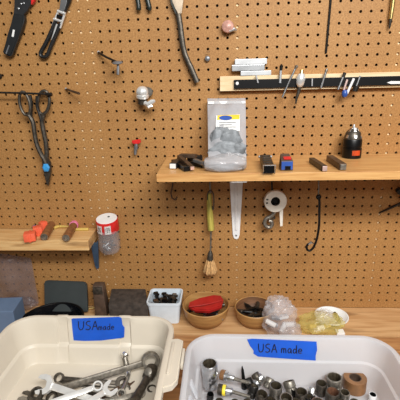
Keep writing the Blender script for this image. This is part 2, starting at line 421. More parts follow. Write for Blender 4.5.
# bent lever
r_ = thing('pry_lever', 'long bent dark steel lever with a pale head above the zip bag', 'lever', W(183, 40, .01))
bm = NB(); tube(bm, spath([(177, 8), (178.4, 15), (180.2, 26), (181.4, 36), (183, 46), (185.6, 56), (190.6, 67), (194, 75), (197.2, 82.5)], .016, 4),
    [.0085, .0085, .0082, .008]+[.0075]*12+[.007]*8+[.0075]*9, 12, flat=0.62, up=(0, -1, 0)); obj('shank', bm, 'dtool', r_)
bm = NB(); wallflat(bm, [(171, -14), (184.5, -14), (183, 2), (181.5, 13), (178, 14.5), (175.2, 8), (172, 2)], .012, .010, .0015); obj('head', bm, 'tanmetal', r_)
bm = NB(); wallflat(bm, [(167, -14), (171.2, -14), (173.5, 2), (177, 10), (178.5, 16), (175.5, 14), (171, 4)], .008, .012, .001); obj('side_plate', bm, 'blkgreen', r_)
bm = NB(); rod(bm, [(178, -10, 0), (178, -10, .024)], 0, 1.4); obj('peg', bm, 'grey', r_)

bm = NB(); rod(bm, [(333, -24), (331, -2), (329, 20), (326, 53)], .003, 1.15); rod(bm, [(332, -10, 0), (332, -10, .008)], 0, 1.2)
tag(obj('steel_rod', bm, 'blkoxide'), 'thin long dark rod hanging above the magnetic bar', 'rod')
r_ = thing('brass_rod', 'short brass-coloured pointed rod hanging at the top right corner', 'rod', W(391, 10, .008))
bm = NB(); rod(bm, [(395, -18), (392.5, 6), (390.6, 19)], .01, [2.4, 2.2, 2.0], 10); rod(bm, [(394, -10, 0), (394, -10, .012)], 0, 1.2); obj('shaft', bm, 'brass', r_)
bm = NB(); rod(bm, [(390.6, 19), (389.6, 27), (389.2, 29)], .01, [1.6, 1.0, .4], 10); obj('tip', bm, 'dtool', r_)

r_ = thing('round_knob', 'mottled pinkish round knob on the upper pegboard', 'knob', W(228, 28, 0))
bm = NB(); lathe(bm, [(.004, 0), (.004, .006), (.0135, .009), (.0155, .014), (.0145, .020), (.009, .024), (.002, .0255)], W(228, 28, 0.0), (-.05, -1, .1), 24); obj('head', bm, 'marble', r_)
bm = NB(); rod(bm, [(229, 31, .02), (234, 29, .016), (236.5, 30, .010)], .02, [1.6, 1.8, .8]); obj('tab', bm, 'ground', r_)
r_ = thing('screw', 'small grey screw head in the pegboard right of the bent lever', 'screw', W(207.5, 58.5, 0))
bm = NB(); lathe(bm, [(.003, 0), (.0065, .002), (.0075, .006), (.006, .010), (.002, .012)], W(207.5, 58.8, 0), (0, -1, 0), 16); obj('head', bm, 'grey', r_)
bm = NB(); box(bm, (W(207.5, 0, 0).x-.0045, -.0126, W(0, 58.3, .012).z-.0006), (W(207.5, 0, 0).x+.0045, -.0114, W(0, 58.3, .012).z+.0006)); obj('slot', bm, 'blkoxide', r_)
r_ = thing('screw', 'dark screw head on the board at the left edge above the rod hook', 'screw', W(1, 76, 0))
bm = NB(); lathe(bm, [(.003, -.004), (.0065, .002), (.007, .006), (.005, .010), (.002, .012)], W(0.5, 76, 0), (0, -1, 0), 16); obj('head', bm, 'blkoxide', r_)

# magnetic tool strip
ts = thing('magnetic_tool_bar', 'black magnetic bar on a pale pine strip holding small bits', 'tool bar', W(320, 85, .0))
def strip(y0a, y1a, xa_, y0b, y1b, xb_, d0, d1, x_end):
    A0, A1, B0, B1 = W(xa_, y0a, d1), W(xa_, y1a, d1), W(xb_, y0b, d1), W(xb_, y1b, d1)
    k = (x_end-A0.x)/(B0.x-A0.x); B0 = A0.lerp(B0, k); B1 = A1.lerp(B1, k)
    bm = NB(); hexa(bm, [V((A1.x, -d1, A1.z)), V((B1.x, -d1, B1.z)), V((B1.x, -d0, B1.z)), V((A1.x, -d0, A1.z)), V((A0.x, -d1, A0.z)), V((B0.x, -d1, B0.z)), V((B0.x, -d0, B0.z)), V((A0.x, -d0, A0.z))], .0006)
    return bm
x1_ = .42
obj('wood_strip', strip(76.4, 91.2, 220, 71.8, 87.2, 400, .0005, .019, x1_), 'pine', ts, False)
obj('magnet_bar', strip(79.8, 88.8, 234, 75.8, 84.8, 400, .0192, .027, x1_-.01), 'blksat', ts, False)
zt_ = W(240, 75.9, .019).z
bm = NB(); lathe(bm, [(.0042, 0), (.004, .0015), (.002, .0025)], W(237.2, 83.4, .0272), (0, -1, 0), 12); obj('screw', bm, 'white', ts)
# steel bars stacked on the strip
zc = zt_
for (xa_, xb_, hh, mt, lab) in ((240.6, 271.5, .0115, 'ground', 'flat steel bar lowest of the stack on the pine strip'),
                            (231.8, 264.8, .0150, 'steel', 'dull grey steel bar in the middle of the stack on the pine strip'),
                            (234.8, 267, .0140, 'ground', 'pale steel bar on top of the stack on the pine strip')):
    pa, pb = W(xa_, 68, .02), W(xb_, 68, .02)
    bm = NB(); hexa(bm, [(pa.x, -.0215, zc), (pb.x, -.0185, zc), (pb.x, -.003, zc), (pa.x, -.006, zc), (pa.x, -.0215, zc+hh), (pb.x, -.0185, zc+hh), (pb.x, -.003, zc+hh), (pa.x, -.006, zc+hh)], .001)
    tag(obj('steel_bar', bm, mt, None, False), lab, 'bar', 'steel bars stacked on the pine strip'); zc += hh+.0003
# bits on the bar
G_ = 'bits stuck on the magnetic bar'
def bit(name, lab, cat, parts):
    p0 = parts[0][2][0]
    t = thing(name, lab, cat, W(p0[0], p0[1], .028), G_)
    for nm, mt, px, r in parts:
        bm = NB(); rod(bm, px, .0298, r, 10); obj(nm, bm, mt, t)
bit('drill_bit', 'shortest pale bit at the left end of the black bar', 'bit', [('shank', 'ground', [(256, 75.5), (257, 79), (258, 83)], .9)])
bit('countersink_bit', 'upright bit with a dark pointed top on the black bar', 'bit', [('shank', 'ground', [(280.8, 70), (280, 83)], 1.3), ('cutter', 'blkoxide', [(281.6, 64), (281.4, 66), (280.8, 70.5)], [.4, 1.9, 1.5])])
bit('drill_bit', 'longest thin bit leaning across the bar and hanging below it', 'bit', [('shank', 'steel', [(295.5, 68), (288.5, 83), (282.3, 97.5)], 1.05), ('eye', 'tool', [(297.4, 65.4), (296.3, 66.6), (295.3, 69)], [1.0, 1.9, 1.1])])
bit('hole_cutter', 'fat silver cutter with a thin dark spindle hanging below the bar', 'cutter', [
    ('body', 'bright', [(301.4, 73.6), (301.2, 76), (300.6, 79), (300, 84.5), (299.6, 87)], [3.0, 4.2, 4.8, 4.0, 2.0]),
    ('cap', 'brass', [(301.8, 69.8), (301.4, 74)], [1.6, 2.4]),
    ('spindle', 'dtool', [(299.6, 86), (298.6, 92), (296.4, 99), (295.8, 104)], [1.8, 1.8, 1.2, .7])])
bit('drill_bit', 'tiny pale bit beside the fat silver cutter', 'bit', [('shank', 'ground', [(312.2, 78.5), (312, 86)], .8)])
bit('drill_bit', 'slanted silver bit with an eyelet top, alone mid bar', 'bit', [('shank', 'steel', [(325.8, 72), (321, 88)], 1.2), ('eye', 'tool', [(327, 68.5), (326.4, 70.5), (325.7, 72.5)], [1.0, 1.5, 1.2])])
bit('drill_bit', 'slanted silver bit with a black top left of the blue-ended bit', 'bit', [('shank', 'steel', [(343.5, 76), (338, 89.5)], 1.25), ('top', 'blkoxide', [(345, 72.6), (343.2, 77)], 1.6)])
bit('drill_bit', 'slanted pinkish bit with a blue end hanging below the bar', 'bit', [('shank', 'pinsteel', [(347.2, 79.5), (343.8, 90)], 1.2), ('blue_end', 'blue', [(344.8, 90), (344.8, 92), (344.6, 95), (344.2, 97)], [1.8, 2.8, 3.0, 1.8])])
bit('drill_bit', 'slanted white bit just right of the blue-ended bit', 'bit', [('shank', 'white', [(353.8, 78.5), (347, 93.4)], 1.3)])
bit('drill_bit', 'slanted silver bit with a dark nut at its lower end', 'bit', [('shank', 'steel', [(360.2, 76), (356, 87)], 1.1), ('nut', 'blkoxide', [(356.8, 86), (354.6, 91.5)], [2.8, 2.6])])
bm = NB(); wallflat(bm, [(387, 82.8), (391, 81.2), (400, 81.2), (408, 81.8), (408, 83.6), (391, 84)], .0275, .002, .0005)  # thin white plate drawn for a pale streak on the bar
tag(obj('white_streak', bm, 'white', None, False), 'small white pointed streak lying flat on the bar at right edge', 'bit', G_)

# T shaped peg hook
r_ = thing('peg_hook', 'steel peg hook ending in a small disc and stem, upper left', 'hook', W(98, 53, 0))
bm = NB(); rod(bm, [(98.5, 52, 0), (99, 53, .012), (107, 57.5, .03), (117, 62, .052)], 0, [1.4, 1.3, 1.1, 1.1]); obj('arm', bm, 'blkoxide', r_)
bm = NB(); lathe(bm, [(.012, 0), (.0135, .002), (.012, .004), (.004, .006)], W(117.5, 63.5, .052), (0, -.25, 1), 20); obj('disc', bm, 'grey', r_)
bm = NB(); rod(bm, [(118, 63.5, .052), (118, 70, .052), (118, 74.6, .052)], 0, [1.3, 1.5, 1.5]); obj('stem', bm, 'grey', r_)
bm = NB(); ball(bm, W(98.6, 52.2, .006), .0036, 2); obj('tip', bm, 'white', r_)
r_ = thing('peg_hook', 'small plain straight peg hook right of the shears', 'hook', W(66, 89, 0))
bm = NB(); rod(bm, [(66, 89, 0), (67, 89.3, .010), (73, 91.5, .03), (79, 93.5, .05)], 0, [1.1, 1.1, 1.2, 1.3]); obj('arm', bm, 'rust', r_)
bm = NB(); ball(bm, W(66, 88.6, .006), .003, 2); obj('tip', bm, 'ground', r_)

# rod hook and shears
bm = NB(); rod(bm, [(-26, 92), (20, 93), (51, 94.2)], .035, 1.0); rod(bm, [(46, 94, .035), (52, 94.6, .035)], .035, 1.7); rod(bm, [(48, 94, 0), (48, 94, .035)], 0, 1.0)
tag(obj('rod_hook', bm, 'blkoxide'), 'thin horizontal rod at left from which the shears hang', 'hook')
r_ = thing('metal_shears', 'dark metal shears with looped handles and a blue pivot bolt', 'shears', W(40, 130, .02))
def loop(cx, cy, rx, ry, tilt, d):
    out = []
    for k in range(16):
        t = k*2*PI/16; x, y = math.cos(t)*rx, math.sin(t)*ry
        out.append(W(cx+x*math.cos(tilt)-y*math.sin(tilt), cy+x*math.sin(tilt)+y*math.cos(tilt), d))
    return out
bm = NB(); tube(bm, loop(24.8, 103.5, 5.0, 12.0, -.22, .03), .0042, 8, closed=True)
tube(bm, spath([(29, 115), (33, 122), (34.5, 133), (36.5, 143), (40, 152), (44.5, 160), (47.5, 167)], .028, 3), .0062, 8); obj('arm', bm, 'dtool', r_)
bm = NB(); tube(bm, loop(43.5, 102.5, 6.0, 11.8, .1, .024), .0046, 8, closed=True)
tube(bm, spath([(44, 113.5), (42, 121), (43.6, 131), (45.8, 142), (46.8, 153), (46.4, 160), (46, 167)], .022, 3), .0066, 8); obj('arm', bm, 'dtool', r_)
bm = NB(); tube(bm, spath([(30, 95), (31.5, 104), (31, 113), (31.5, 120)], .026, 3), .0042, 8); tube(bm, spath([(37, 96), (37, 106), (39.5, 114), (41.5, 121)], .026, 3), .0042, 8); obj('handle_spring', bm, 'blkoxide', r_)
bm = NB(); wallflat(bm, [(41.5, 158), (46.5, 157), (50, 163), (50.5, 171), (49, 180), (48, 186), (46.4, 184), (44.5, 176), (42.6, 168)], .018, .010, .001); obj('blade', bm, 'dtool', r_)
bm = NB(); lathe(bm, [(.0085, 0), (.0105, .002), (.0105, .006), (.007, .009)], W(46.7, 167.5, .030), (0, -1, .1), 6, sy=1.2); obj('pivot_bolt', bm, 'bolt', r_, False)

# chrome fitting
r_ = thing('hose_fitting', 'chrome ribbed dome fitting with a wing nut on the pegboard', 'fitting', W(143, 92, .0))
bm = NB(); c0 = W(142.4, 97.5, .028); ax = V((.10, -.25, 1))
lathe(bm, [(.0165, 0), (.0172, .004), (.0165, .008), (.0148, .009), (.0165, .012), (.016, .018), (.013, .024), (.008, .028), (.003, .0295)], c0, ax, 30, fn=lambda t, h: 1+0.05*math.cos(6*t) if h > .01 else 1); obj('dome', bm, 'bright', r_)
bm = NB(); lathe(bm, [(.010, -.018), (.0125, -.016), (.0125, -.004), (.012, 0.001)], c0, ax, 20); obj('collar', bm, 'dtool', r_)
bm = NB(); rod(bm, [(145, 103, .04), (148, 104.5, .045), (152, 102, .045), (155, 100.6, .045)], 0, [2.4, 2.6, 2.6, 1.4]); rod(bm, [(147, 104, .043), (149, 107, .045), (152.5, 106, .045)], 0, [2.0, 2.2, 1.2]); obj('wing_nut', bm, 'bright', r_)
bm = NB(); rod(bm, [(146, 91, 0), (148.5, 92, .018)], 0, 4.5, 14); obj('mount', bm, 'tool', r_)
# red valve
r_ = thing('thumb_screw', 'small steel thumb screw with a red cap on the pegboard', 'screw', W(136, 145, .0))
bm = NB(); wallflat(bm, [(131.8, 140.6), (139.8, 139.4), (140.6, 142.4), (138.2, 144), (133.6, 144.2), (131.8, 143)], .014, .010, .0015); obj('cap', bm, 'red', r_)
bm = NB(); rod(bm, [(136.3, 143.5), (136, 148), (135.4, 150.5), (135.2, 154.6)], .019, [1.5, 2.1, 1.6, 1.2]); rod(bm, [(136.2, 143, 0), (136.2, 143, .019)], 0, 1.2); obj('stem', bm, 'grey', r_)

# ------------------------------------------------------------------ hanging below the long shelf
bm = NB(); rod(bm, [(173, 172, 0), (173, 178, .012), (172.5, 186, .014), (171, 193, .014), (172, 198, .014), (175, 200, .014), (177, 197, .014)], 0, .8)
tag(obj('wire_hook', bm, 'rust'), 'small bent wire hook under the left end of the long shelf', 'hook')
r_ = thing('paint_brush', 'hanging brush with a yellow wrapped handle and flared tan bristles', 'brush', W(210, 230, .03))
bm = NB(); rod(bm, [(209.6, 175, 0), (209.8, 178, .03), (210, 186, .034), (210.3, 196, .034)], 0, .9); obj('hook_wire', bm, 'tool', r_)
bm = NB(); tube(bm, spath([(209.4, 193), (209.2, 200), (210, 214), (211, 228), (211.2, 230)], .034, 4), [.0035]+[.006+.0004*i for i in range(8)]+[.0095]*6+[.0085, .006], 12); obj('handle', bm, 'olive', r_)
bm = NB(); tube(bm, spath([(207.4, 200), (207.6, 194), (210, 190.5), (213.4, 194), (213.8, 203), (213.2, 210), (212.2, 206)], .040, 4), .0016, 8); obj('strap', bm, 'dtool', r_)
bm = NB(); rod(bm, [(211, 229), (210.8, 240), (210.4, 254)], .034, .9); obj('stem', bm, 'tool', r_)
bm = NB(); rod(bm, [(210.4, 251), (210.3, 254), (210, 260.5)], .034, [1.4, 2.8, 3.4], 14); obj('ferrule', bm, 'dtool', r_)
bm = NB(); pc = W(209.9, 259.5, .034)
lathe(bm, [(.0095, 0), (.0125, -.010), (.0165, -.024), (.0195, -.036), (.0175, -.043), (.010, -.048)], pc, (0, 0, 1), 36, fn=lambda t, h: 1+0.10*math.sin(9*t)+.07*math.sin(17*t+1)); obj('bristles', bm, 'bristle', r_)
# tape roll
r_ = thing('tape_roll', 'white roll of tape hanging on a hook under the long shelf', 'tape', W(275, 201, .03))
pc = W(275.2, 201, .030)
bm = NB(); lathe(bm, [(.0128, 0), (.030, 0), (.0315, .002), (.0315, .016), (.030, .018), (.0128, .018), (.0125, .009), (.0128, 0)], pc+V((0, .009, 0)), (0, -1, 0.06), 36, False, False); obj('roll', bm, 'tapewhite', r_)
bm = NB(); lathe(bm, [(.0126, 0), (.0126, .013), (.009, .016), (.006, .012)], pc+V((0, .008, 0)), (0, -1, 0.06), 20); obj('core', bm, 'blksat', r_)
for k in range(3):
    a = 2.6+k*.42; bm = NB(); d_ = V((math.cos(a), 0, -math.sin(a)))
    obox(bm, pc+d_*.021+V((0, -.0092, 0)), pc+d_*.027+V((0, -.0092, 0)), .004, .0006, (0, -1, 0)); obj('print_mark', bm, 'dtool', r_, False)
bm = NB(); prism(bm, [W(279.4, 208, .036), W(283.2, 207, .036), W(282.6, 226, .036), W(280.2, 226.4, .036)], (0, .0008, 0)); obj('loose_tail', bm, 'tapewhite', r_, False)
bm = NB(); rod(bm, [(271.8, 172, 0), (271.8, 176, .025), (271.8, 184, .028), (272.4, 195, .028), (275, 198.5, .028)], 0, .9)
tag(obj('wire_hook', bm, 'blkoxide'), 'thin wire hook from which the white tape roll hangs', 'hook')
r_ = thing('spring_clip', 'curled brass-coloured spring clip hanging below the white tape roll', 'clip', W(268, 221, .03))
bm = NB(); tube(bm, spath([(275, 211), (273, 214.5), (270, 217), (266.5, 218.5), (264.6, 222), (265.8, 226), (269.4, 227.4), (272, 225), (271.4, 221.4), (269, 221)], .03, 4), .0058, 10, flat=1.0); obj('curl', bm, 'tool', r_)
bm = NB(); rod(bm, [(272.5, 208), (273.6, 219)], .026, 1.7); rod(bm, [(273, 212, 0), (273, 212, .026)], 0, .9); obj('shaft', bm, 'dtool', r_)
# long hook tool
r_ = thing('hook_tool', 'long thin black hook with a curled tip hanging near the right', 'hook', W(316, 215, .03))
bm = NB(); rod(bm, [(318.6, 180.6, .10), (318.8, 188, .10), (318.4, 197, .10)], 0, .8); obj('hanger', bm, 'tool', r_)
bm = NB(); tube(bm, spath([(318.4, 195), (319.4, 201), (319.3, 213), (319, 226), (316.8, 239), (313.6, 247), (310, 250.6), (307.2, 249.6), (306.8, 245.8), (309.4, 243.4)], .10, 4), .0032, 8); obj('shank', bm, 'blksat', r_)
bm = NB(); ball(bm, W(318.6, 197, .10), (.007, .006, .008), 2); obj('knot', bm, 'blksat', r_)
bm = NB(); rod(bm, [(308.6, 244.4), (311.4, 242.4), (313.4, 243.6)], .10, [1.5, 1.7, .8]); obj('chrome_tip', bm, 'chrome', r_)
# right edge rod and black handle
r_ = thing('pick_tool', 'dark pick with a thin angled shaft at right edge below the shelf', 'tool', W(395, 205, .02))
bm = NB(); rod(bm, [(379, 213, 0), (388, 209, .02), (412, 198, .04)], 0, [.7, 1.2, 1.5]); obj('shaft', bm, 'blkoxide', r_)
bm = NB(); tube(bm, spath([(396.5, 190, .02), (401, 191, .02), (407, 194, .03), (414, 198, .04)], 0, 3), [.006, .009, .011, .012, .012, .012, .012, .012, .012, .009], 12); obj('handle', bm, 'blk', r_)

# ------------------------------------------------------------------ on the long shelf
ZS = ST
# zip bag: an upright pouch leaning on the board and a foot folded over the shelf edge
r_ = thing('zip_bag', 'clear zip bag of grey metal parts leaning on the board above the bracket', 'bag', V((W(226, 150, .1).x, -.12, ZS)))
def pouch(bm, c, nu, nv, th, seed, amp=.004):
    tl, tr, br_, bl_ = [V(x) for x in c]; fr, bk = [], []
    nrm = (tr-tl).cross(bl_-tl).normalized()
    if nrm.y > 0: nrm = -nrm
    for j in range(nv+1):
        a, b = [], []
        for i in range(nu+1):
            u, v = i/nu, j/nv
            p = tl.lerp(tr, u).lerp(bl_.lerp(br_, u), v)
            e = (4*u*(1-u))**.6*(4*v*(1-v))**.5
            w_ = amp*noise.noise(V((u*5, v*7, seed)))*min(1, e*2)
            a.append(bm.verts.new(p+nrm*(th*e+w_))); b.append(bm.verts.new(p-nrm*(th*.35*e-w_)))
        fr.append(a); bk.append(b)
    for g in (fr, bk):
        for j in range(nv):
            for i in range(nu): bm.faces.new((g[j][i], g[j][i+1], g[j+1][i+1], g[j+1][i]))
    bmesh.ops.remove_doubles(bm, verts=bm.verts[:], dist=1e-5)
    return bm
yt, yb_ = .022, .150
cs = [W(207.4, 98.5, yt), W(245.6, 98, yt), W(246.4, 160, yb_-.01), W(208.4, 160, yb_)]
bm = NB(); pouch(bm, cs, 20, 30, .012, 1.3, .006); obj('film', bm, 'zip', r_)
def onbag(x, y, e=0.0):
    t = (y-98)/(160-98); return W(x, y, yt+(yb_-yt)*t+e)
bm = NB(); prism(bm, [onbag(208, 101.5, .006), onbag(245.4, 101, .006), onbag(245.4, 103.4, .006), onbag(208, 104, .006)], (0, .002, 0)); obj('zip_seal', bm, 'paper', r_, False)
bm = NB(); prism(bm, [onbag(216, 115.6, .0165), onbag(239.8, 114.4, .0165), onbag(239.6, 131, .0165), onbag(215.6, 131.8, .0165)], (0, .0008, 0)); lb = obj('paper_label', bm, 'paper', r_, False)
bm = NB(); prism(bm, [onbag(217.6, 115.4, .0175), onbag(239.6, 114.6, .0175), onbag(239.4, 119.2, .0175), onbag(217, 119.8, .0175)], (0, .0006, 0)); obj('yellow_header', bm, 'gold', lb, False)
bm = NB(); prism(bm, [onbag(225.6+6.6*math.cos(k*PI/8), 117.8+2.3*math.sin(k*PI/8), .0186) for k in range(16)], (0, .0006, 0)); obj('blue_oval', bm, 'blue', lb, False)
bm = NB()
for yy, xa_, xb_ in ((122.4, 219, 236), (124.6, 219, 232), (126.8, 219, 236), (129, 219, 228)):
    prism(bm, [onbag(xa_, yy, .0178), onbag(xb_, yy-.2, .0178), onbag(xb_, yy+.4, .0178), onbag(xa_, yy+.6, .0178)], (0, .0004, 0))
obj('print_lines', bm, 'grey', lb, False)
for k, (x, y, rx, rz) in enumerate(((222, 137, .026, .022), (231, 144, .030, .032), (226, 151, .040, .020), (217, 142, .016, .034), (237, 150, .022, .018))):
    bm = NB(); ball(bm, onbag(x, y, .001), (rx, .006, rz), 4, .28, 1.5, 3.1*k); obj('metal_part', bm, 'bagsteel', r_)
fx0, fx1 = W(205, 168, .2).x, W(246, 168, .2).x
fy = .208
bm = NB(); ball(bm, V(((fx0+fx1)/2, -.176, ZS+.0165)), (.052, .036, .020), 4, .16, 1.5, 2.2, flatten=.016)
for v in bm.verts:                                   # squarer ends
    dx = v.co.x-(fx0+fx1)/2; v.co.x = (fx0+fx1)/2+math.copysign(min(.049, abs(dx)*1.15), dx)
obj('folded_foot', bm, 'zip', r_)
for k, (dx, dz) in enumerate(((-.026, .009), (-.008, .007), (.012, .009), (.028, .007))):
    bm = NB(); tube(bm, [V(((fx0+fx1)/2+dx-.014, -.19+.004*k, ZS+dz)), V(((fx0+fx1)/2+dx+.014, -.182-.003*k, ZS+dz+.002))], .006, 10); obj('metal_part', bm, 'grey', r_)

# black bits heap at left of the bag
G_ = 'black tool bits heaped on the long shelf'
def bar(lab, a, b, w, h, mt, mt2, za, zb_, name='tool_bit', tip='b', g=G_, cat='tool bit'):
    pa, pb = Z(a[0], a[1], ZS+za), Z(b[0], b[1], ZS+zb_)
    t = thing(name, lab, cat, V(((pa.x+pb.x)/2, (pa.y+pb.y)/2, min(pa.z, pb.z)-h/2)), g)
    bm = NB(); obox(bm, pa, pb, w, h, (0, 0, 1), .0012); obj('body', bm, mt, t, False)
    d_ = (pb-pa).normalized()
    if mt2:
        bm = NB(); obox(bm, pb-d_*.0002, pb+d_*.0035, w*.82, h*.82, (0, 0, 1), .0006); obj('tip', bm, mt2, t, False)
    return t
bar('black tool bit with a white tip at the heap left end', (183, 159), (173, 166), .018, .014, 'blk', 'white', .0075, .0075)
bar('black tool bit lying flat at the front of the heap', (174, 161.5), (187, 169), .015, .012, 'blksat', None, .0065, .0065)
bar('brown tool bit with a pale tip lying across the heap', (179, 156.5), (192, 168), .011, .009, 'rust', 'pinsteel', .022, .009)
bar('brown flat tool bit lying at the back top of the heap', (180, 155.5), (196, 156), .016, .009, 'rust', None, .023, .023)
bar('black tool bit with silver tip at the heap middle', (189, 159.5), (200, 157.5), .018, .013, 'blk', 'steel', .010, .010)
bar('black tool bit with a silver flank beside the bag', (192, 163), (204, 165.5), .013, .010, 'blkoxide', 'steel', .0055, .0055)
bar('grey tool bit nearest the bag on top of the heap', (194, 160), (203.5, 163.5), .011, .008, 'steel', None, .022, .016)
# black clip
r_ = thing('bulldog_clip', 'black clip with silver frame ends standing right of the zip bag', 'clip', Z(267, 168, ZS))
pa, pb = Z(269, 169.5, ZS+.010), Z(265, 158, ZS+.013)
bm = NB(); obox(bm, pa, pb, .024, .018, (0, 0, 1), .002, w2=.026); obj('body', bm, 'blksat', r_, False)
bm = NB(); q = pa+V((0, -.003, 0))
tube(bm, [q+V((-.0125, 0, -.0085)), q+V((-.0135, -.002, .011)), q+V((.0135, -.002, .011)), q+V((.0125, 0, -.0085))], .0014, 8); obj('wire_frame', bm, 'chrome', r_)
for s in (-1, 1):
    bm = NB(); ball(bm, pb+V((s*.014, -.004, .004)), .0038, 2); obj('pin', bm, 'ground', r_)
for k in range(4):
    bm = NB(); obox(bm, pa.lerp(pb, .25+.2*k)+V((-.009, 0, .0095)), pa.lerp(pb, .25+.2*k)+V((.009, 0, .0095)), .003, .002); obj('ridge', bm, 'dtool', r_, False)
# blue gauge
r_ = thing('tape_measure', 'small dark case with a blue face standing next to the black clip', 'tape measure', Z(286, 166, ZS))
pL, pR = Z(280.4, 171, ZS), Z(293, 170.5, ZS)
zg = ZS
def gp(x, y, d): return W(x, y, d)
yf = -pL.y
bm = NB(); hexa(bm, [V((pL.x, -yf, zg)), V((pR.x, -yf, zg)), V((pR.x-.002, -yf+.045, zg)), V((pL.x+.002, -yf+.045, zg)),
                     V((pL.x+.0005, -yf, zg+.024)), V((pR.x-.0005, -yf, zg+.024)), V((pR.x-.004, -yf+.04, zg+.034)), V((pL.x+.004, -yf+.04, zg+.034))], .003); obj('case', bm, 'dbrown', r_, False)
fx, fw = pL.x, pR.x-pL.x
bm = NB(); box(bm, (fx+.002, -yf-.0015, zg+.003), (fx+fw-.002, -yf+.001, zg+.022), .0006); fc = obj('face', bm, 'blue', r_, False)
bm = NB(); box(bm, (fx+fw*.34, -yf-.0026, zg+.003), (fx+fw*.78, -yf-.0015, zg+.012), .0004); obj('window', bm, 'blksat', fc, False)
bm = NB(); hexa(bm, [V((fx+fw*.26, -yf+.002, zg+.0262)), V((fx+fw*.84, -yf+.002, zg+.0262)), V((fx+fw*.84, -yf+.016, zg+.0296)), V((fx+fw*.26, -yf+.016, zg+.0296)),
                     V((fx+fw*.26, -yf+.002, zg+.0272)), V((fx+fw*.84, -yf+.002, zg+.0272)), V((fx+fw*.84, -yf+.016, zg+.0306)), V((fx+fw*.26, -yf+.016, zg+.0306))]); obj('red_label', bm, 'red', r_, False)
# two bars
bar('dark square bar with pale end, left of the pair beside the chuck', (311.5, 160), (324.5, 168.5), .013, .013, 'blkoxide', 'pinsteel', .0068, .0068, 'square_bar', g='dark square bars on the long shelf', cat='bar')
bar('dark square bar with pale end, right of the pair beside the chuck', (329.5, 158), (343, 167), .016, .015, 'rust', 'tool', .0078, .0078, 'square_bar', g='dark square bars on the long shelf', cat='bar')
# drill chuck
pc = Z(351.2, 157.4, ZS); mp_ = mpp(pc)
r_ = thing('drill_chuck', 'black drill chuck with chrome jaws standing upright at right of shelf', 'chuck', pc)
R0 = 9.2*mp_
bm = NB(); lathe(bm, [(R0*.96, 0), (R0, .002), (R0, .026), (R0*.93, .027), (R0*.93, .029), (R0*.98, .030), (R0*.97, .047), (R0*.9, .050)], pc, (0, 0, 1), 36); bd = obj('sleeve', bm, 'blksat', r_)
bm = NB(); lathe(bm, [(R0*.92, .048), (R0*.88, .056), (R0*.74, .066), (R0*.5, .073), (R0*.3, .075)], pc, (0, 0, 1), 30); obj('nose', bm, 'dtool', r_)
for k in range(3):
    a = -PI/2+(k-1)*1.0; d_ = V((math.cos(a), math.sin(a), 0))
    bm = NB(); obox(bm, pc+d_*R0*.90+V((0, 0, .052)), pc+d_*R0*.35+V((0, 0, .078)), .007, .004, d_+V((0, 0, .6)), .0008); obj('jaw', bm, 'chrome', r_, False)
bm = NB(); lathe(bm, [(.0035, .073), (.0035, .082), (.002, .086)], pc, (0, 0, 1), 12); obj('tip', bm, 'ground', r_)
bm = NB(); a0, a1 = -PI/2-.25, -PI/2+.62
pts = [(R0+.0006, a0+(a1-a0)*k/6) for k in range(7)]
for k in range(6):
    q0, q1 = pts[k], pts[k+1]
    vs = [bm.verts.new(pc+V((math.cos(q[1])*q[0], math.sin(q[1])*q[0], z_))) for q, z_ in ((q0, .009), (q1, .009), (q1, .022), (q0, .022))]; bm.faces.new(vs)
bmesh.ops.solidify(bm, geom=bm.faces[:], thickness=.0004)
obj('orange_label', bm, 'orange', r_)

# ------------------------------------------------------------------ on the knotty shelf
ZL = LT
G_ = 'coral plastic pieces on the knotty shelf'
def coral(lab, a, b, w, h, z_=0):
    pa, pb = Z(a[0], a[1], ZL+h/2+z_), Z(b[0], b[1], ZL+h/2+z_)
    t = thing('plastic_connector', lab, 'connector', V(((pa.x+pb.x)/2, (pa.y+pb.y)/2, ZL+z_)), G_)
    bm = NB(); obox(bm, pa, pb, w, h, (0, 0, 1), .003); obj('body', bm, 'coral', t)
    d_ = (pb-pa).normalized()
    bm = NB(); obox(bm, pa.lerp(pb, .42), pa.lerp(pb, .62), w*1.12, h*1.10, (0, 0, 1), .002); obj('collar', bm, 'coral', t)
coral('coral plastic connector at the left front of the knotty shelf', (24, 237), (36, 235.5), .030, .024)
coral('coral plastic connector in the middle of the coral three', (33, 231.5), (42, 230), .024, .026)
coral('coral plastic connector farthest back, touching the brown tube', (40, 227), (46.5, 225), .018, .028)
bm = NB(); ball(bm, Z(35, 227, ZL+.004), (.009, .006, .006), 2, .2, 2, 4, flatten=.0038)
tag(obj('plastic_scrap', bm, 'purple'), 'small purple scrap behind the coral connectors', 'scrap')
def btube(lab, a, b, r):
    pa, pb = Z(a[0], a[1], ZL+r), Z(b[0], b[1], ZL+r)
    t = thing('brown_tube', lab, 'tube', V(((pa.x+pb.x)/2, (pa.y+pb.y)/2, ZL)), 'brown tubes with pink bands on the knotty shelf')
    d_ = (pb-pa)
    L = d_.length; d_ = d_.normalized()
    bm = NB(); lathe(bm, [(r*.55, .004), (r*.6, 0), (r*.95, 0), (r, .002), (r, L), (r*.8, L)], pa, d_, 20); obj('body', bm, 'copper', t)
    bm = NB(); lathe(bm, [(r*.5, .006), (r*.62, -.0006), (r*.86, -.0006), (r*.86, .003)], pa, d_, 20); obj('end_ring', bm, 'tool', t)
    bm = NB(); lathe(bm, [(r*1.0, L-.008), (r*1.16, L-.007), (r*1.16, L+.010), (r*.8, L+.011)], pa, d_, 20); obj('pink_band', bm, 'pink', t)
btube('brown tube with pink band touching the coral connectors', (44.2, 237), (52.5, 223), .0112)
btube('brown tube with pink band standing apart at right', (66, 238), (74, 225), .0112)
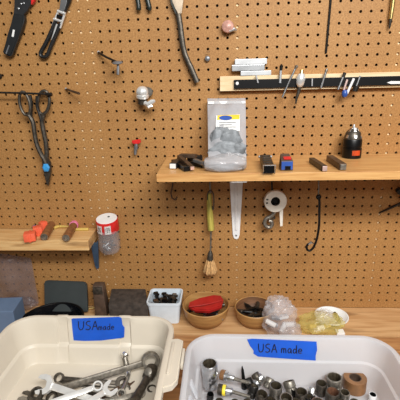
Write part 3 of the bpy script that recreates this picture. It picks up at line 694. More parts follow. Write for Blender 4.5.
for lab, a, b in (('straw-coloured stick between the two brown tubes', (53.5, 228), (64, 224.6)), ('straw-coloured stick right of the brown tubes', (72, 229.5), (88.5, 229.2)), ('straw-coloured stick lying against the board behind the tubes', (60, 226.3), (81, 225.6))):
    bm = NB(); tube(bm, [Z(a[0], a[1], ZL+.0048), Z(b[0], b[1], ZL+.0048)], .0045, 8)
    tag(obj('wooden_stick', bm, 'straw'), lab, 'stick', 'straw-coloured sticks')
# jar / blister pack hanging by its lid
pc = W(107, 221, .035); mp_ = mpp(pc)
r_ = thing('parts_jar', 'clear round parts container with red and white lid hanging beside the knotty shelf', 'container', W(107, 257, .035))
RJ = 11.0*mp_
bm = NB(); lathe(bm, [(RJ*.98, -.029), (RJ, -.027), (RJ, .004), (RJ*.97, .008)], pc, (0, -.20, 1), 36); ld = obj('lid_band', bm, 'red', r_)
bm = NB(); lathe(bm, [(RJ*.95, .0075), (RJ*.93, .0095), (.003, .0095)], pc, (0, -.20, 1), 30); obj('lid_top', bm, 'white', ld)
bm = NB(); lathe(bm, [(.0036, .0096), (.0036, .0104)], pc+V((.004, .008, .001)), (0, -.20, 1), 12); obj('hang_hole', bm, 'blksat', ld)
for a0, a1 in ((-2.35, -1.80), (-1.55, -1.00)):
    bm = NB()
    for k in range(5):
        t0, t1 = a0+(a1-a0)*k/5, a0+(a1-a0)*(k+1)/5
        vs = [bm.verts.new(pc+V((math.cos(t)*(RJ+.0006), math.sin(t)*(RJ+.0006), z_+.20*math.sin(t)*RJ))) for t, z_ in ((t0, -.024), (t1, -.024), (t1, .001), (t0, .001))]; bm.faces.new(vs)
    bmesh.ops.solidify(bm, geom=bm.faces[:], thickness=.0004)
    pnl = obj('white_panel', bm, 'paper', ld)
    bm = NB(); tm = (a0+a1)/2
    for z_ in (-.006, -.011, -.016):
        for dt in (-.10, .06):
            q0 = pc+V((math.cos(tm+dt)*(RJ+.0012), math.sin(tm+dt)*(RJ+.0012), z_+.20*math.sin(tm)*RJ)); q1 = pc+V((math.cos(tm+dt+.10)*(RJ+.0012), math.sin(tm+dt+.10)*(RJ+.0012), z_+.20*math.sin(tm)*RJ))
            obox(bm, q0, q1, .0022, .0005, (math.cos(tm), math.sin(tm), 0))
    obj('print_mark', bm, 'dtool', pnl, False)
bm = NB(); lathe(bm, [(RJ*.90, -.025), (RJ*.95, -.030), (RJ*.98, -.055), (RJ*.98, -.085), (RJ*.8, -.096), (RJ*.3, -.100)], pc, (0, -.04, 1), 30, fn=lambda t, h: 1+.03*math.sin(5*t+h*90)); obj('clear_body', bm, 'bottle', r_)
for k in range(14):
    a = random.random()*6.28; rr = RJ*.6*random.random()**.5
    bm = NB(); q = pc+V((math.cos(a)*rr, math.sin(a)*rr, -.088+.006*(k % 4))); dd = V((random.uniform(-1, 1), random.uniform(-1, 1), .4)).normalized()*.008
    tube(bm, [q-dd, q+dd], .0032, 8); obj('small_part', bm, 'steel', r_)

# ------------------------------------------------------------------ along the back of the bench
ZB = BENCH
# mauve bag
r_ = thing('plastic_bag', 'mauve translucent plastic bag leaning on the board under the knotty shelf', 'bag', V((W(15, 300, .03).x, -.04, ZB)))
bm = NB(); pouch(bm, [W(-22, 250, .012), W(31, 258, .012), W(39, 303, .022), W(-22, 315, .030)], 24, 24, .016, 5.5, .012); obj('film', bm, 'mauve', r_)
bm = NB(); ball(bm, V((W(20, 305, .03).x, -.026, ZB+.024)), (.050, .019, .022), 4, .25, 2.2, 8.8, flatten=.0235); obj('bag_bottom', bm, 'mauve', r_)
# blue box
zt3 = ZB+.088
a_ = [Z(-40, 312, zt3), Z(13, 311.5, zt3), Z(22.5, 297, zt3), Z(-28, 298.5, zt3)]
bm = NB(); hexa(bm, [V((p.x, p.y, ZB+.0003)) for p in a_]+a_, .002)
tag(obj('cardboard_box', bm, 'bluebox', None, False), 'blue-grey box at the left edge in front of the mauve bag', 'box')
# dark leaning panel
pts = []
for (x, y) in ((44.5, 312), (44, 284), (45, 281.5), (48, 280.4), (82, 282), (85, 283), (86.5, 286), (87.5, 312)): pts.append(W(x, y, .03))
zlow = min(p.z for p in pts)
pts = [V((p.x, -.006-.045*(1-(p.z-ZB)/.1), max(p.z, ZB+.0005))) for p in pts]
for p, xy in zip(pts, ((44.5, 312), (44, 284), (45, 281.5), (48, 280.4), (82, 282), (85, 283), (86.5, 286), (87.5, 312))):
    q = W(xy[0], xy[1], -p.y); p.x = q.x; p.z = max(q.z, ZB+.0005)
bm = NB(); prism(bm, pts, (0, .012, 0), .0015)
for v in bm.verts: v.co.y = min(v.co.y, -.001)
tag(obj('rounded_panel', bm, 'slab', None, True), 'dark rounded panel leaning on the board behind the cream tote', 'panel')
# black pan / coil
pc = Z(63, 319, ZB)
r_ = thing('black_pan', 'glossy black round pan half hidden behind the cream tote', 'pan', pc)
q = Z(63, 303.5, ZB+.03); rad = .092; cc = V((q.x, q.y-rad, ZB))
bm = NB(); lathe(bm, [(rad*.8, .0005), (rad*.95, .006), (rad, .031), (rad*.97, .033), (rad*.90, .012), (rad*.5, .006), (.002, .006)], cc, (0, 0, 1), 48); obj('body', bm, 'pan', r_)
bm = NB(); tube(bm, [cc+V((math.cos(t)*rad*.985, math.sin(t)*rad*.985, .0325)) for t in [k*2*PI/40 for k in range(40)]], .0032, 8, closed=True); obj('rim', bm, 'blksat', r_)
# dark brown rounded case
r_ = thing('leather_case', 'small dark brown rounded case standing between panel and stone block', 'case', Z(101, 312, ZB))
xa_, xb_ = W(94, 300, .05).x, W(107, 300, .05).x; zc_ = W(99, 283, .04).z
bm = NB(); hexa(bm, [(xa_+.002, -.068, ZB+.0003), (xb_+.002, -.068, ZB+.0003), (xb_+.002, -.028, ZB+.0003), (xa_+.002, -.028, ZB+.0003), (xa_-.001, -.055, zc_), (xb_-.006, -.055, zc_), (xb_-.006, -.026, zc_), (xa_-.001, -.026, zc_)], .009); obj('body', bm, 'dbrown', r_)
bm = NB(); hexa(bm, [(xa_+.004, -.063, zc_-.025), (xb_-.006, -.063, zc_-.025), (xb_-.008, -.060, zc_-.025), (xa_+.004, -.060, zc_-.025), (xa_+.004, -.0592, zc_-.006), (xb_-.010, -.0592, zc_-.006), (xb_-.010, -.054, zc_-.006), (xa_+.004, -.054, zc_-.006)], .001); obj('flap', bm, 'dtool', r_)
bm = NB(); tube(bm, [Z(87, 309, ZB+.004), Z(94.5, 307.5, ZB+.004)], .0038, 8)
tag(obj('brass_scrap', bm, 'brass'), 'tiny brass scrap on the bench beside the brown case', 'scrap')
# stone block
zt4 = W(128, 288.5, .004).z
a_ = [Z(108.2, 305, zt4), Z(147.6, 304.6, zt4), Z(145.6, 288.6, zt4), Z(111.4, 288.4, zt4)]
bm = NB(); hexa(bm, [V((p.x, p.y, ZB+.0003)) for p in a_]+a_, .004)
tag(obj('stone_block', bm, 'stone', None, True), 'rough dark grey block left of the white cup', 'block')
# white cup with bits
ct = ZB+.070
fl, fr_, br_, bl_ = Z(147.5, 303.6, ct), Z(180.8, 304, ct), Z(183, 288.8, ct), Z(149.5, 288.4, ct)
cc = (fl+fr_+br_+bl_)/4
def rrect(c, hx, hy, r, z_, n=5):
    out = []
    for (sx, sy, a0) in ((1, 1, 0), (-1, 1, PI/2), (-1, -1, PI), (1, -1, 1.5*PI)):
        for k in range(n+1):
            a = a0+PI/2*k/n; out.append(V((c.x+sx*(hx-r)+math.cos(a)*r, c.y+sy*(hy-r)+math.sin(a)*r, z_)))
    return out
def loft(bm, rings, cap0=True, cap1=True):
    R = [[bm.verts.new(p) for p in r] for r in rings]; n = len(R[0])
    for i in range(len(R)-1):
        for k in range(n): bm.faces.new((R[i][k], R[i][(k+1) % n], R[i+1][(k+1) % n], R[i+1][k]))
    if cap0: bm.faces.new(R[0][::-1])
    if cap1: bm.faces.new(R[-1])
    return bm
hx, hy = (fr_.x-fl.x)/2+.001, min((bl_.y-fl.y)/2, -.001-cc.y-.006)
cc.y = min(cc.y, -.008-hy)
r_ = thing('plastic_cup', 'square white plastic cup filled with dark bits beside the stone block', 'cup', V((cc.x, cc.y, ZB)))
bm = NB(); loft(bm, [rrect(cc, hx*.86, hy*.86, .010, ZB+.0003), rrect(cc, hx*.97, hy*.97, .011, ct-.008), rrect(cc, hx*1.02, hy*1.02, .012, ct-.007), rrect(cc, hx*1.02, hy*1.02, .012, ct), rrect(cc, hx*.94, hy*.94, .010, ct), rrect(cc, hx*.80, hy*.80, .009, ZB+.004)]); obj('body', bm, 'cup', r_)
G_ = 'dark bits standing in the white cup'
cupbits = [(-.030, .010, 'blkoxide', 'black flat bit at the back left of the cup'), (-.026, -.016, 'rust', 'brown bit at the front left of the cup'), (-.012, -.004, 'dtool', 'grey bit left of the middle of the cup'), (.0, .012, 'blksat', 'black bit at the back middle of the cup'),
           (.004, -.016, 'blksat', 'black bit at the front middle of the cup'), (.016, .004, 'blkoxide', 'dark bit right of the middle of the cup'), (.026, -.010, 'dtool', 'grey bit at the front right of the cup'), (.030, .013, 'tool', 'paler bit at the back right of the cup')]
for k, (dx, dy, mt, lab) in enumerate(cupbits):
    random.seed(40+k)
    p = V((cc.x+dx*.72, cc.y+dy*.8, ZB+.006)); q = V((cc.x+dx*.95+random.uniform(-.004, .004), cc.y+dy*1.0, ct-.002+random.uniform(-.004, .010)))
    bm = NB(); obox(bm, p, q, .011, .009, (0, -1, .2), .001) if k % 2 else tube(bm, [p, q], .0062, 10)
    tag(obj('metal_bit', bm, mt, None, k % 2 == 0), lab, 'bit', G_)
    bm = NB(); q2 = q+V((.009, -.005, -.006)); obox(bm, q+V((-.008, .003, -.004)), q2, .008, .006, (0, 0, 1), .001)
    tag(obj('metal_bit', bm, ('blksat', 'dtool')[k % 2], None, False), 'short loose bit on the ' + lab, 'bit', G_)
# bowls
def bowl(lab, cx, cy, rad, h, inner):
    t = thing('wooden_bowl', lab, 'bowl', V((cx, cy, ZB)))
    bm = NB(); lathe(bm, [(rad*.55, .0004), (rad*.74, .006), (rad*.92, h*.5), (rad, h), (rad*.975, h+.0015), (rad*.945, h)], V((cx, cy, ZB)), (0, 0, 1), 48, True, False); obj('shell', bm, 'bowl', t)
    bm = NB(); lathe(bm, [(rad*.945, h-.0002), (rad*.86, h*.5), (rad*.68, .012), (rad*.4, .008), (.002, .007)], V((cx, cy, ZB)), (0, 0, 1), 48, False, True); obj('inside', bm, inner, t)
h1 = .056
c1 = (Z(182, 306, ZB+h1)+Z(229.6, 306, ZB+h1))/2; rad1 = (Z(229.6, 306, ZB+h1)-Z(182, 306, ZB+h1)).length/2
b1y = -.006-rad1; bowl('bamboo bowl holding a red sleeve and dark bits', c1.x, b1y, rad1, h1, 'bowl')
h2 = .050
c2 = (Z(235, 313, ZB+h2)+Z(279, 313, ZB+h2))/2; rad2 = .058
c2.x = Z(235, 313, ZB+h2).x+rad2
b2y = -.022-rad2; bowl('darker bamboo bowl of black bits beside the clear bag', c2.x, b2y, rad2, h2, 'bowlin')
# red sleeve in bowl 1
zr = ZB+.058
r_ = thing('red_sleeve', 'folded red rubber sleeve lying on the bits in the bamboo bowl', 'sleeve', V((c1.x, b1y+.01, ZB+.03)))
ptsR = [Z(188.5, 306, zr), Z(189.5, 301.5, zr+.006), Z(200, 297, zr+.008), Z(214, 294.2, zr+.008), Z(220.5, 294.8, zr+.006), Z(223.5, 299, zr+.002), Z(221.5, 306, zr), Z(209, 310.4, zr-.002), Z(195, 309.6, zr-.002)]
bm = NB(); prism(bm, [p for p in ptsR], (0, .006, -.016), .004); obj('body', bm, 'redsleeve', r_)
bm = NB(); tube(bm, smoothpath([Z(190, 306.5, zr+.004), Z(205, 304.5, zr+.008), Z(222, 300.5, zr+.006)], 4), .0022, 8); obj('fold', bm, 'redsleeve', r_)
def heap(cx, cy, rad, z_, n, seed, labs, g, mats, region=None):
    random.seed(seed)
    for k in range(n):
        a = 2*PI*k/n+random.uniform(-.3, .3); rr = rad*(.25+.5*((k*7) % 5)/4)
        c_ = V((cx+math.cos(a)*rr, cy+math.sin(a)*rr, z_+.004*(k % 3)))
        L = random.uniform(.012, .020); d_ = V((math.cos(a*2.3+k), math.sin(a*2.3+k)*.7, random.uniform(-.2, .25))).normalized()*L
        t = thing('metal_bit', labs[k % len(labs)] if k < len(labs) else labs[-1], 'bit', c_-V((0, 0, .005)), g)
        bm = NB()
        if k % 2: obox(bm, c_-d_, c_+d_, .010, .007, (0, 0, 1), .001)
        else: tube(bm, [c_-d_, c_+d_*.4, c_+d_], [.0058, .0058, .003], 10)
        obj('body', bm, mats[k % len(mats)], t, k % 2 == 0)
        bm = NB(); tube(bm, [c_+d_*.75, c_+d_*1.25], .003, 8); obj('tip', bm, 'steel' if k % 3 == 0 else 'dtool', t)
pos1 = ['front', 'front right', 'right', 'back right', 'back', 'back left', 'left', 'front left', 'middle', 'lower front', 'lower right', 'lower left']
def ring_labels(n, kind):
    out = []
    for k in range(n):
        a = (2*PI*k/n); deg = a*180/PI
        names = ['right side', 'back right', 'back', 'back left', 'left side', 'front left', 'front', 'front right']
        s = names[int(((deg+22.5) % 360)//45)]
        out.append((s, k))
    seen = {}
    res = []
    for s, k in out:
        seen[s] = seen.get(s, 0)+1
        rank = ['', 'shorter ', 'lower ', 'deeper '][seen[s]-1]
        res.append('%sdark bit at the %s of %s' % (rank, s, kind))
    return res
heap(c1.x, b1y-.012, rad1*.85, ZB+.034, 14, 3, ring_labels(14, 'the bamboo bowl with the red sleeve'), 'dark bits in the bowl with the red sleeve', ['blksat', 'blkoxide', 'dtool', 'blksat'])
heap(c2.x-.004, b2y, rad2*.85, ZB+.028, 14, 9, ring_labels(14, 'the darker bamboo bowl'), 'dark bits in the darker bowl', ['blksat', 'blksat', 'dtool', 'blkoxide'])
# clear bag
pcb = Z(279, 331, ZB)
r_ = thing('plastic_bag', 'crumpled clear plastic bag of grey parts between bowl and plate', 'bag', V((pcb.x, pcb.y+.03, ZB)))
bc = V((W(280, 314, .140).x, -.142, ZB+.052))
bm = NB(); ball(bm, bc, (.044, .036, .055), 4, .28, 2.4, 6.3, flatten=.0515); obj('film', bm, 'clearbag', r_)
bm = NB(); ball(bm, bc+V((-.004, .006, .036)), (.034, .024, .028), 4, .4, 3.0, 2.3); obj('crumpled_top', bm, 'clearbag', r_)
bm = NB(); ball(bm, bc+V((.026, -.012, -.028)), (.030, .026, .024), 3, .3, 2.6, 9.3, flatten=.0235); obj('side_lobe', bm, 'clearbag', r_)
for k, (dx, dy, dz) in enumerate(((-.02, 0, -.02), (.008, -.01, -.022), (.025, 0, -.018), (-.008, .008, -.002), (.012, .01, 0), (-.026, -.012, -.006))):
    bm = NB(); q = bc+V((dx, dy, dz)); dd = V((math.cos(k*1.3), math.sin(k*2.1)*.5, .3*math.sin(k))).normalized()*.014
    tube(bm, [q-dd, q+dd], .007, 10); obj('metal_part', bm, ('grey', 'white', 'paper')[k % 3], r_)
# white plate
pp = Z(331, 322, ZB)
ph = .016
pl_, pr2, pb2 = Z(314, 313, ZB+ph), Z(347.5, 314, ZB+ph), Z(331, 306.2, ZB+ph)
prd = (pr2-pl_).length/2
pc = V(((pl_.x+pr2.x)/2, min(pb2.y, -.004)-prd, ZB))
r_ = thing('white_plate', 'small white round dish against the board with one dark bit', 'dish', pc)
bm = NB(); lathe(bm, [(prd*.6, .0004), (prd*.72, .003), (prd, ph-.002), (prd, ph), (prd*.94, ph), (prd*.70, .006), (.002, .005)], pc, (0, 0, 1), 48); obj('body', bm, 'plate', r_)
t = thing('metal_bit', 'single dark bit lying in the white dish', 'bit', pc+V((.018, 0, .008)))
q0, q1 = Z(334.5, 313, ZB+.014), Z(338.6, 319.5, ZB+.012)
bm = NB(); tube(bm, [q0, q1], [.005, .006], 10); obj('body', bm, 'blkoxide', t)
bm = NB(); tube(bm, [q1, q1+(q1-q0)*.35], .0035, 8); obj('tip', bm, 'dtool', t)
# yellow bag
bc = V((Z(320, 331, ZB).x, pc.y-.050, ZB+.022))
r_ = thing('plastic_bag', 'crumpled yellow-tinted plastic bag lying in front of the white dish', 'bag', V((bc.x, bc.y, ZB)))
bm = NB(); ball(bm, bc, (.060, .034, .030), 4, .34, 2.6, 4.4, flatten=.0215); obj('film', bm, 'yelbag', r_)
bm = NB(); ball(bm, bc+V((.012, .004, .020)), (.022, .018, .018), 4, .45, 3.0, 7.7); obj('crumpled_top', bm, 'clearbag', r_)
for k, (dx, dy) in enumerate(((-.02, 0), (.0, -.006), (.02, .004))):
    bm = NB(); q = bc+V((dx, dy, -.012)); tube(bm, [q+V((-.01, 0, 0)), q+V((.01, .006, 0))], .007, 10); obj('small_part', bm, ('straw', 'tapewhite', 'straw')[k], r_)
pk = Z(340, 333, ZB)
bm = NB(); box(bm, (pk.x-.012, pk.y-.012, ZB+.0003), (pk.x+.010, pk.y+.008, ZB+.008), .001)
tag(obj('paper_tag', bm, 'paper', None, False), 'small white card on the bench right of the yellow bag', 'card')

# ------------------------------------------------------------------ totes
ZF = BENCH+.0202
def tote(name, label, mt, x0, x1, y0, y1, z1, r, prof, ribs=(), ribd=.006, rimup=.002, loc=None):
    # prof: (height above bench, inset from the rim line, rib weight) from inner floor up over the rim and down the outside
    per = []
    xs = set()
    for a, b in ribs: xs |= {a, a+.004, b-.004, b}
    n = 8
    def side(p, q, ins, extra=None, k=10):
        ts = [i/k for i in range(1, k)] + ([] if not extra else extra)
        for t in sorted(ts): per.append((V(p).lerp(V(q), t), V(ins), None))
    def corner(c, a0):
        for i in range(n+1):
            a = a0+PI/2*i/n; d_ = V((math.cos(a), math.sin(a), 0)); per.append((V(c)+d_*r, -d_, (V(c), d_)))
    bx0, bx1 = x0+r, x1-r
    corner((bx1, y0-r, 0), 0)                                   # back right
    side((bx1, y0, 0), (bx0, y0, 0), (0, -1, 0), [(bx1-x)/(bx1-bx0) for x in xs], 8)
    corner((bx0, y0-r, 0), PI/2)
    side((x0, y0-r, 0), (x0, y1+r, 0), (1, 0, 0))
    corner((bx0, y1+r, 0), PI)
    side((bx0, y1, 0), (bx1, y1, 0), (0, 1, 0))
    corner((bx1, y1+r, 0), 1.5*PI)
    side((x1, y1+r, 0), (x1, y0-r, 0), (-1, 0, 0))
    def inrib(p):
        return abs(p.y-y0) < 1e-5 and any(a+.003 < p.x < b-.003 for a, b in ribs)
    rings = []
    for (h, ins, wgt) in prof:
        ring = []
        for p, d_, cr in per:
            k = ins
            if inrib(p): k = ins-ribd*wgt; hh = h+(rimup if wgt == 0 else 0)
            else: hh = h
            ring.append(V((p.x, p.y, BENCH+hh))+d_*k)
        rings.append(ring)
    bm = NB(); loft(bm, rings)
    root = thing(name, label, 'tote', V(((x0+x1)/2, (y0+y1)/2, BENCH)))
    o = obj('bin_body', bm, mt, root, True, angle=.6)
    return root
H = .13
profL = [(.012, .036, .4), (.016, .033, .4), (.054, .029, .6), (.056, .028, .6), (.061, .022, 1), (.112, .015, 1), (.124, .012, .5), (.1285, .010, 0), (.13, .007, 0), (.1295, .001, 0), (.127, -.002, 0), (.112, -.002, 0), (.112, .001, 0), (.120, .003, 0), (.115, .008, 0), (.061, .017, .0), (.055, .023, 0), (.004, .030, 0), (.0005, .034, 0)]
LX0, LX1, LY0 = -.642, -.236, -.250
def xat(px, py, d): return W(px, py, d).x
ribsL = [(xat(58, 345, .27), xat(70, 345, .27)), (xat(119, 345, .27), xat(132, 345, .27))]
tl = tote('cream_tote', 'open cream plastic tote full of wrenches with blue tape inside', 'cream', LX0, LX1, LY0, -.76, BENCH+H, .060, profL, ribsL, .006)
# latch plate on the right rim
zr = BENCH+.1285
bm = NB()
prism(bm, [V((LX1-.012, -.338, zr)), V((LX1+.015, -.334, zr)), V((LX1+.027, -.340, zr)), V((LX1+.027, -.462, zr)), V((LX1+.018, -.478, zr)), V((LX1+.002, -.484, zr)), V((LX1-.010, -.470, zr))], (0, 0, -.016), .003)
lp = obj('latch_plate', bm, 'cream', tl)
bm = NB(); box(bm, (LX1+.028, -.418, zr-.016), (LX1+.034, -.366, zr-.002), .002); obj('latch_tab', bm, 'cream', lp)
bm = NB(); box(bm, (LX1+.004, -.450, zr-.001), (LX1+.010, -.352, zr+.004), .0015); obj('latch_ridge', bm, 'cream', lp)

profR = [(.020, .032, 0), (.024, .029, 0), (.070, .026, 0), (.073, .025, 0), (.076, .020, 0), (.122, .012, 0), (.1285, .010, 0), (.13, .007, 0), (.1295, .001, 0), (.127, -.002, 0), (.118, -.002, 0), (.118, .0005, 0), (.124, .003, 0), (.120, .0075, 0), (.076, .016, 0), (.070, .021, 0), (.004, .027, 0), (.0005, .030, 0)]
RX0, RX1, RY0 = -.198, .246, -.318
tr = tote('clear_tote', 'open frosted clear plastic tote full of sockets with blue tape inside', 'bin', RX0, RX1, RY0, -.80, BENCH+H, .062, profR)
# vertical ribs on its left inside wall
for k, yy in enumerate((-.45, -.49, -.53)):
    bm = NB(); obox(bm, V((RX0+.014, yy, BENCH+.112)), V((RX0+.026, yy-.002, BENCH+.078)), .016, .005, (1, 0, .2), .002); obj('side_rib', bm, 'bin', tr)

# tape and lettering
GL = {'U': [[(0, 1), (.02, .35), (.2, .02), (.45, .1), (.58, .4), (.6, 1)]],
      'S': [[(.55, .95), (.3, 1), (.08, .82), (.15, .6), (.48, .42), (.55, .2), (.3, 0), (.02, .08)]],
      'A': [[(0, 0), (.18, .55), (.34, 1), (.48, .5), (.62, 0)], [(.1, .36), (.56, .40)]],
      'm': [[(0, 0), (.02, .55)], [(.02, .4), (.16, .55), (.27, .45), (.28, 0)], [(.28, .4), (.42, .55), (.54, .42), (.55, 0)]],
      'a': [[(.42, .5), (.2, .55), (.02, .3), (.12, .03), (.32, .1), (.43, .5), (.43, .1), (.52, 0)]],
      'd': [[(.42, .42), (.2, .52), (.02, .28), (.12, .02), (.32, .08), (.43, .4), (.45, 1), (.44, .1), (.52, 0)]],
      'e': [[(.05, .28), (.42, .3), (.36, .52), (.16, .54), (.02, .3), (.1, .04), (.42, .06)]]}
def tapestrip(parent, px, surf, words, label):
    # surf(x, y, lift): point on the tote's back wall; px: outline; words: (glyphs, x, y baseline, size px, advance)
    bm = NB(); f0 = [surf(x, y, .0007) for x, y in px]; f1 = [surf(x, y, .0002) for x, y in px]
    vs0 = [bm.verts.new(p) for p in f0]; vs1 = [bm.verts.new(p) for p in f1]; n = len(px)
    bm.faces.new(vs0); bm.faces.new(vs1[::-1])
    for i in range(n): bm.faces.new((vs0[i], vs1[i], vs1[(i+1) % n], vs0[(i+1) % n]))
    t = obj('blue_tape', bm, 'tape', parent, False, label=label)
    bm = NB()
    for txt, x, y, s, slope, w in words:
        for ch in txt:
            for st in GL[ch]:
                pts = smoothpath([surf(x+a*s, y-b*s+slope*a*s, .0010) for a, b in st], 3) if len(st) > 2 else [surf(x+a*s, y-b*s+slope*a*s, .0010) for a, b in st]
                tube(bm, pts, w, 6, flat=1.0)
            adv = {'U': .82, 'S': .78, 'A': .82, 'm': .78, 'a': .66, 'd': .66, 'e': .6}[ch]*s
            x += adv; y += slope*adv
    obj('handwriting', bm, 'ink', t)
def wallsurf(y0, h0, i0, h1, i1):
    # plane of the back wall between two heights
    def s(x, y, lift):
        p0 = V((0, y0-i0, BENCH+h0)); n_ = V((0, -(h1-h0), -(i1-i0)*-1)).normalized()   # facing the front
        dirv = V((0, (y0-i1)-(y0-i0), h1-h0)); n_ = V((1, 0, 0)).cross(dirv).normalized()
        if n_.y > 0: n_ = -n_
        r = ray(x, y); t = (p0+n_*lift-CW).dot(n_)/r.dot(n_)
        return CW+r*t
    return s
sL = wallsurf(LY0, .112, .015, .061, .022)
tapestrip(tl, [(71.5, 319), (73, 318.4), (119.5, 316.8), (121.5, 318), (122.6, 325), (124.6, 327.4), (124.2, 337), (121.5, 338), (101, 340.6), (84, 341), (73.6, 340.4), (72.4, 330)], sL,
          [('USA', 78.5, 330, 8.6, -.02, .0012), ('made', 98.6, 330, 6.0, -.04, .0010)], 'strip of blue tape with handwritten words')
sR = wallsurf(RY0, .122, .012, .076, .020)
tapestrip(tr, [(247, 339.4), (252, 338.6), (283, 340), (316.6, 341.6), (317.2, 350), (315.6, 356), (315.8, 360.6), (285, 358.6), (258, 356.6), (253.4, 353.6), (253.6, 350.6), (250, 346)], sR,
          [('USA', 258.5, 352, 8.2, .03, .0012), ('made', 281.5, 352.8, 8.0, .03, .0012)], 'strip of blue tape with handwritten words')

# ------------------------------------------------------------------ wrenches in the cream tote
GW = 'wrenches in the cream tote'
def wrench(lab, A, B, n, w, th, mt, openA=None, ringB=None, openB=None, ringA=None, name='wrench', panel=False):
    A, B = V(A), V(B); a = (B-A).normalized(); n = V(n); n = (n-a*n.dot(a)).normalized(); s = n.cross(a)
    t = thing(name, lab, 'wrench', (A+B)/2, GW)
    ja = (openA*.55 if openA else (ringA*.85 if ringA else 0)); jb = (openB*.55 if openB else (ringB*.85 if ringB else 0))
    p, q = A+a*ja, B-a*jb
    bm = NB(); obox(bm, p, q, w, th, n, min(th, w)*.25, w2=w*.85); sh = obj('shank', bm, mt, t)
    if panel:
        bm = NB(); obox(bm, p.lerp(q, .2)+n*(th/2), p.lerp(q, .75)+n*(th/2), w*.45, .0008, n); obj('raised_panel', bm, 'tool', sh, False)
    def jaw(c, d_, R):
        sd = n.cross(d_)
        out = [(-.75, -.32), (-.35, -.82), (.2, -1.0), (.85, -.92), (1.02, -.62), (.55, -.46), (.1, -.46), (-.14, -.28), (-.14, .28), (.1, .46), (.55, .46), (1.05, .62), (.88, .92), (.2, 1.0), (-.35, .82), (-.75, .32)]
        ang = .26; pts = []
        for x, y in out:
            if x > -.7: x, y = x*math.cos(ang)-y*math.sin(ang), x*math.sin(ang)+y*math.cos(ang)
            pts.append(c+d_*(x*R)+sd*(y*R)-n*th*.75)
        bm = NB(); prism(bm, pts, n*th*1.5, th*.12); obj('open_jaw', bm, mt, t)
    def ring(c, R):
        bm = NB(); hh = th*.9
        lathe(bm, [(R*.64, -hh), (R*.9, -hh), (R, -hh*.6), (R, hh*.6), (R*.9, hh), (R*.64, hh), (R*.64, -hh)], c, n, 24, False, False, up=a); obj('box_end', bm, mt, t)
    if openA: jaw(A, -a, openA)
    if ringA: ring(A, ringA)
    if openB: jaw(B, a, openB)
    if ringB: ring(B, ringB)
    return t
def T(x, y, z): return Z(x, y, BENCH+z)
NU = (0, -.62, .78)
NC = (.2, -.66, .72)
wrench('bright chrome wrench with its open jaw turned up at the far left', T(46.5, 384.5, .050), T(112, 406, .044), NC, .0150, .007, 'bright', openA=.0215, ringB=.012)
wrench('small dark wrench whose ring shows behind the bright open jaw', T(59, 378.2, .026), T(120, 383, .020), NU, .010, .006, 'dtool', ringA=.0125, openB=.014)
wrench('largest dark wrench with a ring end at the right side of the tote', T(58, 389.5, .028), T(150.5, 360.8, .042), (0.1, -.95, .35), .0165, .009, 'tool', openA=.018, ringB=.0225, panel=True)
wrench('bright chrome wrench slanting below the largest dark wrench', T(34, 409, .064), T(97.5, 386.5, .056), NU, .0130, .006, 'bright', openA=.017, ringB=.0115)
wrench('bright chrome open jaw facing right in the middle of the tote', T(108.5, 390, .052), T(74, 410, .060), NC, .0120, .006, 'bright', openA=.0160, ringB=.010)
wrench('dark ring wrench in the lower left of the cream tote', T(36.5, 394.5, .036), T(44, 420, .020), NU, .0125, .007, 'dtool', ringA=.0165, openB=.016)
wrench('dull wrench lying under the bright ones near the front left', T(52, 398, .016), T(104, 412, .014), NU, .0125, .006, 'dtool', ringA=.014, openB=.015)
wrench('dull grey wrench lying under the middle chrome jaw', T(88, 394, .012), T(132, 402, .010), NU, .0120, .006, 'dtool', openA=.015, ringB=.013)
wrench('brown steel wrench deep between the chrome ones and the ratchet', T(98, 401, .020), T(128, 383, .012), NU, .012, .007, 'rust', ringA=.012, openB=.013)
wrench('dark wrench lying at the bottom under the largest wrench', T(68, 386, .010), T(126, 390, .008), NU, .012, .006, 'dtool', openA=.014, ringB=.012)
wrench('dull wrench lying across the bottom edge at the far left', T(24, 404, .012), T(60, 412, .010), NU, .0125, .006, 'tool', openA=.016, ringB=.014)
wrench('grey wrench with its ring between the middle jaw and the ratchet', T(121, 394, .022), T(84, 410, .020), NU, .011, .006, 'tool', ringA=.011, openB=.014)
wrench('dark wrench beside the tote right wall under the ratchet', T(152, 390, .008), T(138, 412, .006), NU, .012, .006, 'dtool', ringA=.012, openB=.014)
wrench('dark wrench at the bottom edge left of the slanting chrome wrench', T(28, 398, .018), T(70, 410, .016), NU, .0125, .007, 'dtool', openA=.015, ringB=.014)
wrench('dull wrench at the bottom edge under the middle jaw', T(100, 405, .030), T(140, 393, .020), NU, .0120, .006, 'tool', openA=.014, ringB=.012)
# flex handle
r_ = thing('flex_handle', 'chrome flex handle with a round head leaning on the tote back wall', 'wrench', T(124, 385, .01), GW)
bm = NB(); ball(bm, T(125.2, 354.6, .050), (.0092, .0082, .0085), 3); obj('head', bm, 'chrome', r_)
bm = NB(); tube(bm, [T(124.8, 357.5, .045), T(126.2, 364, .033), T(128.2, 369, .021)], [.0065, .007, .0085], 12); obj('yoke', bm, 'tool', r_)
bm = NB(); tube(bm, [T(128.2, 367, .022), T(128.2, 376, .021), T(124.5, 386, .020), T(117, 402, .018)], [.0075, .0055, .005, .005], 12); obj('shaft', bm, 'satin', r_)
